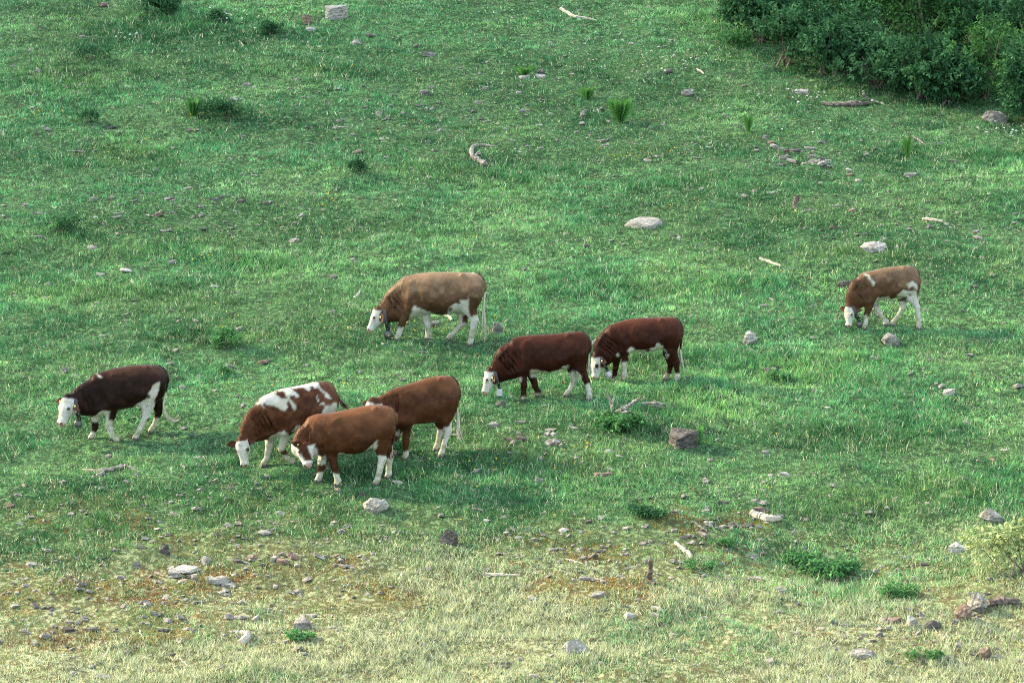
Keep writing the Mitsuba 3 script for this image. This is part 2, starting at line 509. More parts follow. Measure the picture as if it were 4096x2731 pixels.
def make_cow(c):
    org, sc = np.array(c['origin'], float), c['scale']
    psi = math.radians(c['yaw'])
    cs, sn = math.cos(psi), math.sin(psi)
    hoof = np.array(c['legs']['front_near'][-1][:2], float)
    full = org + (hoof + [0, 10]) * sc
    G0 = at(*full)
    S = scale_at(G0)
    m_px = sc / S                                   # metres per crop pixel
    size = c['size']
    tilt = -G0[2] / G0[1]
    lat = {'front_near': -0.115 * size, 'front_far': 0.085 * size, 'hind_near': -0.12 * size, 'hind_far': 0.085 * size}
    lat.update(c.get('lat', {}))
    l0 = lat['front_near']

    def loc(cx, cy, l=0.0):
        """crop pixel and distance across the animal -> (along, across, up)"""
        X = (cx - hoof[0]) * m_px
        X0 = -(-l0 * sn)                            # keeps the near front hoof at the origin's X
        a = (X + (l - l0) * sn) / cs
        Yd = a * sn + (l - l0) * cs
        return np.array([a, l, (hoof[1] - cy) * m_px - Yd * tilt])

    def world(v):
        v = np.atleast_2d(v)
        l = v[:, 1] - l0
        return np.stack([G0[0] + v[:, 0] * cs - l * sn, G0[1] + v[:, 0] * sn + l * cs, G0[2] + v[:, 2]], 1)

    def wdir(d):
        return np.array([d[0] * cs - d[1] * sn, d[0] * sn + d[1] * cs, d[2]])

    def ground_local(p):
        w = world(p)[0]
        return float(gz(w[0], w[1]) - G0[2])

    # torso
    st = []
    for cx, top, bot, hw in c['torso']:
        bot = bot - c.get('tuck', 0.035) * (bot - top)
        pt, pb = loc(cx, top), loc(cx, bot)
        st.append([pt[0], (pt[2] + pb[2]) / 2, (pt[2] - pb[2]) / 2, hw * size])
    st.sort(key=lambda q: q[0])
    amin = min(q[0] for q in st)
    parts = []
    necks = [(loc(cx, cy, l * size), r * m_px) for cx, cy, r, l in c['neck']]
    # head frame
    hp, hm = c['head']['poll'], c['head']['muzzle']
    P = loc(hp[0], hp[1], hp[2] * size); M = loc(hm[0], hm[1], hm[2] * size)
    t_ = unit(M - P); L = np.linalg.norm(M - P)
    phi = math.radians(c['head'].get('turn', 0))
    b0 = np.array([0, 1.0, 0]); b0 = unit(b0 - t_ * (b0 @ t_))
    n0 = np.cross(t_, b0)
    if n0[0] > 0:
        n0 = -n0
    n_ = unit(n0 * math.cos(phi) - b0 * math.sin(phi))   # the face looks this way (turn > 0: towards the camera)
    b_ = unit(b0 * math.cos(phi) + n0 * math.sin(phi))   # across the face, away from the camera
    allp = [P, M] + [q for q, _ in necks]
    legpts = {}
    for name, js in c['legs'].items():
        pts = []
        for j in js:
            l = lat[name]
            pts.append(np.array([*loc(j[0], j[1] + (c.get('drop', 5) if j is js[-1] else 0), l), j[2] * size]))
        # feet reach the ground where they stand
        if not c.get('lift') == name:
            g = ground_local(pts[-1][:3])
            old = pts[-1][2]
            for q, w in ((-1, 1.0), (-2, 0.6), (-3, 0.25)):
                if len(pts) >= -q:
                    pts[q][2] += (g + 0.035 * size - old) * w
        legpts[name] = pts
        allp += [q[:3] for q in pts]
    allp = np.array(allp + [[q[0], 0, q[1] + q[2]] for q in st] + [[q[0], q[3], q[1] - q[2]] for q in st] + [[q[0], -q[3], q[1] - q[2]] for q in st])
    lo, hi = allp.min(0) - [0.16, 0.20, 0.10], allp.max(0) + [0.16, 0.20, 0.12]
    F = Field(lo, hi, 0.0160)
    F.loft(st, 0.03)
    for (p, r), (q, s) in zip(necks[:-1], necks[1:]):
        F.cone(p, q, r, s, 0.09, c.get('neck_sq', 0.60))
    (n0_, r0_), (n1_, r1_) = necks[0], necks[min(2, len(necks) - 1)]
    for f_ in (0.15, 0.38, 0.60, 0.82):
        cn, rn = n0_ + (n1_ - n0_) * f_, r0_ + (r1_ - r0_) * f_
        ax_ = unit(n1_ - n0_); pr_ = np.array([-ax_[2], 0, ax_[0]])
        for sgn in (-1, 1):
            e0, e1 = cn + pr_ * rn * 0.55, cn - pr_ * rn * 0.75
            e0[1] = cn[1] + sgn * (rn * c.get('neck_sq', 0.60) * 0.86 + 0.017); e1[1] = cn[1] + sgn * (rn * c.get('neck_sq', 0.60) * 0.68 + 0.017)
            F.cut(e0, e1, 0.022 * size, 0.05)
    for name, pts in legpts.items():
        hind = name.startswith('hind')
        sgn = -1 if name.endswith('near') else 1
        for i, (p, q) in enumerate(zip(pts[:-1], pts[1:])):
            if i == 0:
                pp = p[:3].copy()
                hwl = np.interp(pp[0], [q_[0] for q_ in st], [q_[3] for q_ in st])
                pp[1] = sgn * max(hwl + 0.022 * size - p[3] * (0.72 if hind else 0.62) * 0.92, 0.06)
                if not hind:                         # the shoulder blade, up to the withers
                    zt = np.interp(pp[0], [q_[0] for q_ in st], [q_[1] + q_[2] for q_ in st])
                    F.cone(pp, [pp[0] + 0.07 * size, sgn * hwl * 0.62, zt - 0.13 * size], p[3] * 0.60, 0.055 * size, 0.05, 0.62)
                F.cone(pp, q[:3], p[3], q[3], 0.09 if hind else 0.07, 0.72 if hind else 0.62)
            else:
                F.cone(p[:3], q[:3], p[3], q[3], 0.025, 0.85 if i == 1 else 0.95)
        fet = pts[-1][:3]
        F.cone(fet + [0.02 * size, 0, 0.055 * size], fet + [-0.015 * size, 0, 0.0], 0.046 * size, 0.05 * size, 0.03)
    # hips and shoulder bones give the back its planes
    for hb in c.get('hips', []):
        for sgn in (-1, 1):
            q = loc(hb[0], hb[1]); q[1] = sgn * (hb[2] - 0.075) * size
            F.cone(q, q + [0.05, 0, -0.05], 0.034 * size, 0.03 * size, 0.08)
    # hollow of the flank, crease behind the shoulder blade, groove between neck and shoulder
    for (x0, y0, x1, y1, r_, dep) in c.get('cuts', []):
        for sgn in (-1, 1):
            p0, p1 = loc(x0, y0), loc(x1, y1)
            w0 = np.interp(p0[0], [q[0] for q in st], [q[3] for q in st]); w1 = np.interp(p1[0], [q[0] for q in st], [q[3] for q in st])
            p0[1], p1[1] = sgn * (w0 + (r_ - 2.0 * dep) * size), sgn * (w1 + (r_ - 2.0 * dep) * size)
            F.cut(p0, p1, r_ * size, 0.09)
    # head: a lofted wedge in its own frame
    hs = L / 0.445 * c.get('hsf', 1.0)
    HD = np.array([[-0.05, .050, .060, -.02], [0.0, .078, .082, -.012], [.12, .112, .100, -.022], [.28, .134, .106, -.034], [.42, .132, .098, -.036], [.58, .108, .076, -.022],
                   [.74, .084, .062, -.008], [.88, .076, .066, -.002], [.97, .060, .060, -.002], [1.03, .034, .042, -.004]])
    HDs = spline(HD, 60)

    def head_coords(X, Y, Z):
        x, y, z = X - P[0], Y - P[1], Z - P[2]
        return (x * t_[0] + y * t_[1] + z * t_[2]), (x * n_[0] + y * n_[1] + z * n_[2]), (x * b_[0] + y * b_[1] + z * b_[2])

    def head_fn(X, Y, Z):
        t, n, b = head_coords(X, Y, Z)
        t = t / L
        tc = np.clip(t, -0.05, 1.03)
        hn, hb, off = (np.interp(tc, HDs[:, 0], HDs[:, j]) * hs * (1.10 if j == 2 else 1.0) for j in (1, 2, 3))
        v = (n - off) / hn
        w = hb * (1 - 0.10 * np.maximum(-v, 0))
        r = (np.abs(b / w) ** 2.6 + np.abs(v) ** 2.6) ** (1 / 2.6)
        d = (r - 1) * np.minimum(hn, hb)
        out = np.abs(t - tc) * L
        return np.where(out > 0, np.sqrt(np.maximum(d, 0) ** 2 + out ** 2) + np.minimum(d, 0), d)
    ext = 0.2 * hs
    F.part(np.minimum(P, M) - ext, np.maximum(P, M) + ext, head_fn, 0.045)
    for sgn in (-1, 1):                              # brow and nostril swellings
        e = P + t_ * 0.36 * L + n_ * 0.045 * hs + b_ * sgn * 0.088 * hs
        F.cone(e, e + t_ * 0.03, 0.030 * hs, 0.026 * hs, 0.03)
        e = P + t_ * 0.95 * L + n_ * 0.040 * hs + b_ * sgn * 0.035 * hs
        F.cone(e, e - t_ * 0.02, 0.024 * hs, 0.022 * hs, 0.03)
    F.cone(P + n_ * 0.02 * hs - t_ * 0.01, P + t_ * 0.07 * L + n_ * 0.06 * hs, 0.075 * hs, 0.055 * hs, 0.05)    # crest of hair between the ears
    for ex in c.get('extra', []):
        F.cone(loc(ex[0], ex[1], ex[2] * size), loc(ex[3], ex[4], ex[5] * size), ex[6] * size, ex[7] * size, 0.06, ex[8] if len(ex) > 8 else 1.0)
    V, Fc = surface_nets(F.D, F.lo, F.h)
    # ---- coat: pattern in the animal's own side plane
    a, l, z = V.T
    rnd = meshkit.fbm(V * 9 + c['seed'], 3, c['seed'])
    fine = meshkit.noise(V * [60, 60, 25] + 3, c['seed'])
    streak = meshkit.fbm(V * [22, 22, 7] + 9, 2, c['seed'])
    cx = ((a * cs) - (l - l0) * sn * 0) / m_px + hoof[0]
    Yd = a * sn - l0 * cs * 0
    cx = (a * cs + l0 * sn) / m_px + hoof[0]
    cy = hoof[1] - (z + (a * sn - l0 * cs) * tilt) / m_px
    warp = c.get('warp', 46)
    jx = (meshkit.fbm(V * 14 + 50, 3, c['seed'] + 5) - 0.5) * warp
    jy = (meshkit.fbm(V * 14 + 90, 3, c['seed'] + 6) - 0.5) * warp * 1.2
    col = np.outer(1 - streak, c['dark']) + np.outer(streak, c['mid'])
    lt = np.clip(c['lightness'](cx, cy, rnd), 0, 1) if 'lightness' in c else np.clip((rnd - 0.45) * 2.2, 0, 1)  # graded coats carry painted light from above in this tone
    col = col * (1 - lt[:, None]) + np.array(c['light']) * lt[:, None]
    white = np.zeros(len(V), bool)
    for poly in c.get('patches', []):
        white |= in_poly(poly, cx + jx, cy + jy)
    for poly in c.get('brown', []):
        white &= ~in_poly(poly, cx + jx, cy + jy)
    # legs
    tall = []
    for name, pts in legpts.items():
        thr = c['socks'][name]
        ztop = hoof[1] - thr
        sgn = -1 if name.endswith('near') else 1
        # distance from this leg's axis
        dmin = np.full(len(V), 9.0)
        for p, q in zip(pts[1:-1], pts[2:]):
            ba = q[:3] - p[:3]
            h_ = np.clip(((V - p[:3]) @ ba) / (ba @ ba + 1e-9), 0, 1)
            dmin = np.minimum(dmin, np.linalg.norm(V - p[:3] - h_[:, None] * ba, axis=1))
        legcy = hoof[1] - (z + (a * sn + (lat[name] - l0) * cs) * tilt) / m_px
        white |= (dmin < 0.13 * size) & (legcy + jy * 1.3 > thr) & (np.sign(l) == sgn)
        wp = c.get('leg_brown', {}).get(name)
        if wp:
            white &= ~((dmin < 0.16 * size) & (np.sign(l) == sgn) & in_poly(wp, cx + (0 if sgn < 0 else 0) + jx * 0.5, cy + jy * 0.5))
    ht, hn_, hb_ = head_coords(a, l, z)
    ht = ht / L
    ishead = (ht > -0.15) & (np.abs(hb_) < 0.16 * hs) & (np.abs(hn_) < 0.20 * hs) & (ht < 1.2)
    hj = (rnd - 0.5) * 0.16
    face = ishead & c['face'](ht + hj, (hn_ + 0.1 * hj) / hs, (hb_ + 0.1 * hj) / hs)
    white = (white & ~ishead) | face
    if 'face_brown' in c:
        white &= ~(ishead & c['face_brown'](ht + hj * 0.6, hn_ / hs + 0.06 * hj, hb_ / hs))
    wc = np.array([0.48, 0.475, 0.445])[None] * (0.90 + 0.14 * fine[:, None]) * (0.80 + 0.34 * rnd[:, None])
    blot = meshkit.fbm(V * [4.2, 4.2, 5.5] + 20, 3, c['seed'] + 2)
    col = col * (0.62 + 0.76 * blot[:, None]) * (0.90 + 0.2 * fine[:, None])
    # hair lies over the border: the two colours run into each other a little
    E = np.vstack([Fc[:, [0, 1]], Fc[:, [1, 2]], Fc[:, [2, 0]]])
    wf = white.astype(float)
    deg = np.bincount(E[:, 0], minlength=len(V)) + np.bincount(E[:, 1], minlength=len(V)) + 1e-9
    for _ in range(2):
        wf = 0.5 * wf + 0.5 * (np.bincount(E[:, 0], wf[E[:, 1]], len(V)) + np.bincount(E[:, 1], wf[E[:, 0]], len(V))) / deg
    col = wc * wf[:, None] + col * (1 - wf[:, None])
    nose = ishead & (ht > 0.925 + 0.15 * hj)
    col = np.where(nose[:, None], np.array([0.40, 0.27, 0.235])[None] * (0.85 + 0.3 * fine[:, None]), col)
    nst = np.zeros(len(V), bool)
    for sgn in (-1, 1):
        nc = np.stack([ht * L - 0.965 * L, hn_ - 0.055 * hs, hb_ - sgn * 0.042 * hs], 1)
        nst |= np.linalg.norm(nc * [0.9, 1, 1], axis=1) < 0.020 * hs
    col = np.where(nst[:, None], [0.05, 0.03, 0.03], col)  # dark of the nostril dents put into the colour
    # dirty lower legs
    grime = np.clip((meshkit.fbm(V * 16 + 7, 3, 4) - 0.42) * 5, 0, 1) * sstep(0.42 * size, 0.05, z) * (~ishead)
    col = col * (1 - grime[:, None] * np.array([0.38, 0.40, 0.50]))
    bel = np.clip((meshkit.fbm(V * 6 + 3, 2, 8) - 0.42) * 4, 0, 1) * (wf > 0.5) * (~ishead)
    col = col * (1 - bel[:, None] * np.array([0.16, 0.14, 0.30]))
    eyes = np.zeros(len(V))
    for sgn in (-1, 1):
        ec = P + t_ * 0.385 * L + n_ * 0.050 * hs + b_ * sgn * 0.102 * hs
        eyes = np.maximum(eyes, 1 - sstep(0.020 * hs, 0.046 * hs, np.linalg.norm(V - ec, axis=1)))
    col = col * (1 - 0.72 * eyes[:, None] * np.array([0.9, 1, 1]))
    r = root('cow')
    add('body', trimesh.Trimesh(world(V), Fc, process=False), 'mat_coat', r, True, np.clip(col, 0, 1))
    tag(r, c['label'], 'cow', 'young brown and white cows grazing on the hillside')
    # ---- eyes
    for sgn in (-1, 1):
        e = P + t_ * 0.385 * L + n_ * 0.050 * hs + b_ * sgn * 0.102 * hs
        m = trimesh.creation.icosphere(subdivisions=2, radius=0.027 * hs)
        add('eye', trimesh.Trimesh(world(np.array(m.vertices) * [1, 1, 0.8] + e), m.faces, process=False), 'mat_eye', r, True)
    # ---- ears with their tags
    for sgn, spec in ((-1, c['ears'][0]), (1, c['ears'][1])):
        if spec is None:
            continue
        ev, ef = leaf_ear(0.22 * size, 0.075 * size)
        base = P + t_ * 0.10 * L + b_ * sgn * 0.085 * hs - n_ * 0.02 * hs
        d = unit(b_ * sgn * spec[0] + n_ * spec[1] + t_ * spec[2])
        up = unit(n_ * 0.75 + b_ * sgn * 0.75 + t_ * 0.25); ez = unit(up - d * (up @ d)); ey = np.cross(ez, d)
        wv = world(oriented(ev, base, d, ey, ez))
        ecol = np.tile(np.array(c['ear_color']) * 0.55, (len(ev), 1)) * (0.75 + 0.5 * meshkit.noise(ev * 60, 3)[:, None])
        pe = add('ear', trimesh.Trimesh(wv, ef, process=False), 'mat_hair', r, True, ecol)
        if spec[3]:
            tb = trimesh.creation.box((0.034, 0.030, 0.004))
            tv = oriented(np.array(tb.vertices) * size + [0.085 * size, 0.0, 0.016], base, d, ey, ez)
            add('tag', trimesh.Trimesh(world(tv), tb.faces, process=False), 'mat_tag', pe)
    # ---- hooves: two claws each
    for name, pts in legpts.items():
        f0 = pts[-1][:3].copy()
        if c.get('lift') == name:
            f0 += unit(pts[-1][:3] - pts[-2][:3]) * 0.05 * size
        hv = []
        fwd = unit([-1.0, 0, 0.0])
        for s2 in (-1, 1):
            pts_ = []
            for dx, dz, wd in ((-0.075, -0.035, .018), (-0.055, 0.012, .016), (0.035, -0.035, .026), (0.03, 0.025, .022), (-0.02, -0.035, .027), (-0.02, 0.03, .022)):
                for w_ in (-1, 1):
                    pts_.append([f0[0] + dx * size, f0[1] + s2 * 0.027 * size + w_ * wd * size, f0[2] + (dz - 0.012) * size])
            hv.append(hull_mesh(np.array(pts_)))
        hm_ = cat(hv)
        HOOVES.append(world(f0)[0][:2])
        add('hoof', trimesh.Trimesh(world(np.array(hm_.vertices)), hm_.faces, process=False), 'mat_hoof', r)
    # ---- tail
    tl = c['tail']
    tp = np.array([loc(q[0], q[1], (q[2] if len(q) > 2 else 0.0)) for q in tl['pts']])
    sp = spline(tp, 26)
    s = np.linspace(0, 1, 26)
    rad = size * np.interp(s, [0, .12, .4, tl['switch'], tl['switch'] + .2 * (1 - tl['switch']), 1], [.040, .034, .022, .018, .02, .006])
    tcol = np.where((np.repeat(s, 8) > tl['white'])[:, None], [0.55, 0.52, 0.45], np.array(c['dark']) * 0.6 + 0.4 * np.array(c['mid']))
    tcol = np.vstack([tcol, tcol[:1], tcol[-1:]])
    tm = tube(sp, rad, 8)
    kt = add('tail', trimesh.Trimesh(world(np.array(tm.vertices)), tm.faces, process=False), 'mat_hair', r, True, tcol)
    rs = np.random.default_rng(c['seed'])
    i0 = int(tl['switch'] * 25)
    locks = []
    for _ in range(16):
        off = rs.normal(0, 1, 3) * 0.030 * size
        seg = sp[i0:] + off * (np.linspace(0, 1, len(sp) - i0) ** 0.7 * rs.uniform(0.4, 1.3))[:, None]
        q = int(len(seg) * rs.uniform(0.75, 1.0))
        seg = seg[:max(q, 4)]
        locks.append(tube(spline(seg, 8), size * np.interp(np.linspace(0, 1, 8), [0, .3, 1], [.010, .015, .002]), 5))
    lm = cat(locks)
    lc = np.array(tl.get('tuft', (0.50, 0.46, 0.38))) * (0.7 + 0.5 * meshkit.noise(np.array(lm.vertices) * 30, 2))[:, None]
    add('tuft', trimesh.Trimesh(world(np.array(lm.vertices)), lm.faces, process=False), 'mat_hair', kt, True, lc)
    # ---- collar and bell
    if 'collar' in c:
        ca = c['collar']
        top, bot = loc(*ca['top'][:2], ca['top'][2] * size), loc(*ca['bot'][:2], ca['bot'][2] * size)
        cen = (top + bot) / 2
        e1 = (bot - top) / 2
        r1 = np.linalg.norm(e1); e1 = e1 / r1
        nrm = unit(np.cross(e1, [0, 1, 0]))
        tw = math.radians(ca.get('twist', 0))
        e2 = unit(np.array([0, 1.0, 0]) * math.cos(tw) + nrm * math.sin(tw))
        e2 = unit(e2 - e1 * (e2 @ e1))
        nrm = np.cross(e1, e2)
        hw, wid, th = ca['half'] * size, ca.get('width', 0.05) * size, 0.007
        ang = np.arange(40) / 40 * 2 * np.pi
        rows = []
        for dn, dr_ in ((-wid / 2, 0), (wid / 2, 0), (wid / 2, th), (-wid / 2, th)):
            # narrows to a drop where the bell pulls it down
            wgt = hw * np.where(np.cos(ang) > 0, 1 - 0.55 * np.cos(ang) ** 2, 1)
            rows.append(cen + np.cos(ang)[:, None] * (r1 + dr_) * e1 + (np.sin(ang) * (wgt + dr_))[:, None] * e2 + nrm * dn)
        cv = np.vstack(rows)
        cf = []
        for i in range(4):
            for j in range(40):
                a_, b_2 = i * 40 + j, i * 40 + (j + 1) % 40
                c_, d_ = ((i + 1) % 4) * 40 + (j + 1) % 40, ((i + 1) % 4) * 40 + j
                cf += [[a_, b_2, c_], [a_, c_, d_]]
        kc = add('collar', trimesh.Trimesh(world(cv), np.array(cf), process=False), 'mat_strap', r, 40)
        bl = loc(*ca['bell'][:2], ca['bot'][2] * size)
        R = ca['r'] * m_px
        if ca.get('box'):
            hgt, ww = ca['box'][1] * m_px, ca['box'][0] * m_px
            pts_ = np.array([[sx * ww / 2 * (0.86 if u > 0 else 1), sy * ww / 2.6 * (0.8 if u > 0 else 1), u * hgt / 2] for sx in (-1, 1) for sy in (-1, 1) for u in (-1, 1)])
            small = np.vstack([pts_ * [0.93, 0.93, 1], pts_ * [1, 0.9, 0.95], pts_ * [0.9, 1, 0.95]])
            mb = hull_mesh(small)
            inner = trimesh.creation.box((ww * 0.8, ww * 0.58, 0.004)); inner.apply_translation([0, 0, -hgt / 2 - 0.003])
            kb = add('bell', trimesh.Trimesh(world(np.array(mb.vertices) + bl), mb.faces, process=False), 'mat_tin', kc)
            add('mouth', trimesh.Trimesh(world(np.array(inner.vertices) + bl), inner.faces, process=False), 'mat_strap', kb)
            hz = hgt / 2
        else:
            pr = [(0.0, .95), (.3, .93), (.62, .78), (.88, .45), (1.0, .02), (.99, -.4), (.84, -.80), (.74, -.95), (.68, -.95), (.76, -.78), (.86, -.4), (.8, .2), (.4, .6), (0, .7)]
            bv, bf = lathe([(q * R, w * R) for q, w in pr], 22)
            bv[:, 1] *= 0.8
            kb = add('bell', trimesh.Trimesh(world(bv + bl), bf, process=False), 'mat_tin' if ca.get('tin') else 'mat_iron', kc, 50)
            cl = trimesh.creation.icosphere(subdivisions=2, radius=0.22 * R)
            add('clapper', trimesh.Trimesh(world(np.array(cl.vertices) + bl + [0, 0, -0.78 * R]), cl.faces, process=False), 'mat_iron', kb, True)
            hz = R * 0.95
        # the loop by which the bell hangs
        ang = np.linspace(-0.2, np.pi + 0.2, 12)
        hook = tube(np.stack([bl[0] + 0.035 * size * np.cos(ang), np.full(12, bl[1]), bl[2] + hz - 0.01 + 0.030 * size * np.sin(ang)], 1), 0.007, 6)
        add('loop', trimesh.Trimesh(world(np.array(hook.vertices)), hook.faces, process=False), 'mat_iron', kb)
        for tt in (0.62, 0.80):
            q = cen + math.cos(math.pi * (1 - tt)) * r1 * e1
            an = math.acos(max(-1, min(1, -math.cos(math.pi * tt))))
            q = cen + math.cos(an) * (r1 + th) * e1 - math.sin(an) * (hw * (1 - 0.55 * math.cos(an) ** 2 if math.cos(an) > 0 else 1) + th) * e2
            rv = trimesh.creation.icosphere(subdivisions=1, radius=0.008)
            add('rivet', trimesh.Trimesh(world(np.array(rv.vertices) + q), rv.faces, process=False), 'mat_rivet', kc)
    diffs = []
    for name, pts in legpts.items():
        js = c['legs'][name][-1]
        diffs.append(round((ground_local(pts[-1][:3]) - loc(js[0], js[1], lat[name])[2]) / m_px * sc, 1))
    print('COW', r, 'D', round(float(G0[1]), 1), 'height m', round((hoof[1] - min(q[1] for q in c['torso'])) * m_px, 2), 'foot offsets px', diffs, 'verts', len(V), 'head', round(L, 2))


WHITE_FACE = lambda t, n, b: (t > 0.02) & (n > -0.16 + 0.10 * (t < 0.25))
RED = dict(dark=(0.015, 0.0045, 0.003), mid=(0.030, 0.0085, 0.005), light=(0.085, 0.029, 0.016), ear_color=(0.035, 0.013, 0.009))
BROWN = dict(dark=(0.034, 0.0125, 0.006), mid=(0.062, 0.023, 0.010), light=(0.15, 0.066, 0.031), ear_color=(0.11, 0.040, 0.020))
TAN = dict(dark=(0.044, 0.021, 0.011), mid=(0.078, 0.040, 0.021), light=(0.205, 0.138, 0.088), ear_color=(0.14, 0.055, 0.03))
DARK = dict(dark=(0.008, 0.0038, 0.0032), mid=(0.015, 0.0065, 0.005), light=(0.062, 0.028, 0.018), ear_color=(0.14, 0.045, 0.022))


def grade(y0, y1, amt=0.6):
    """painted top light along the back; on the large tan cow partly its own coat"""
    return lambda cx, cy, rnd: sstep(y1, y0, cy + (rnd - 0.5) * (y1 - y0) * 1.3) * amt + np.clip(rnd - 0.5, 0, 1) * 0.7


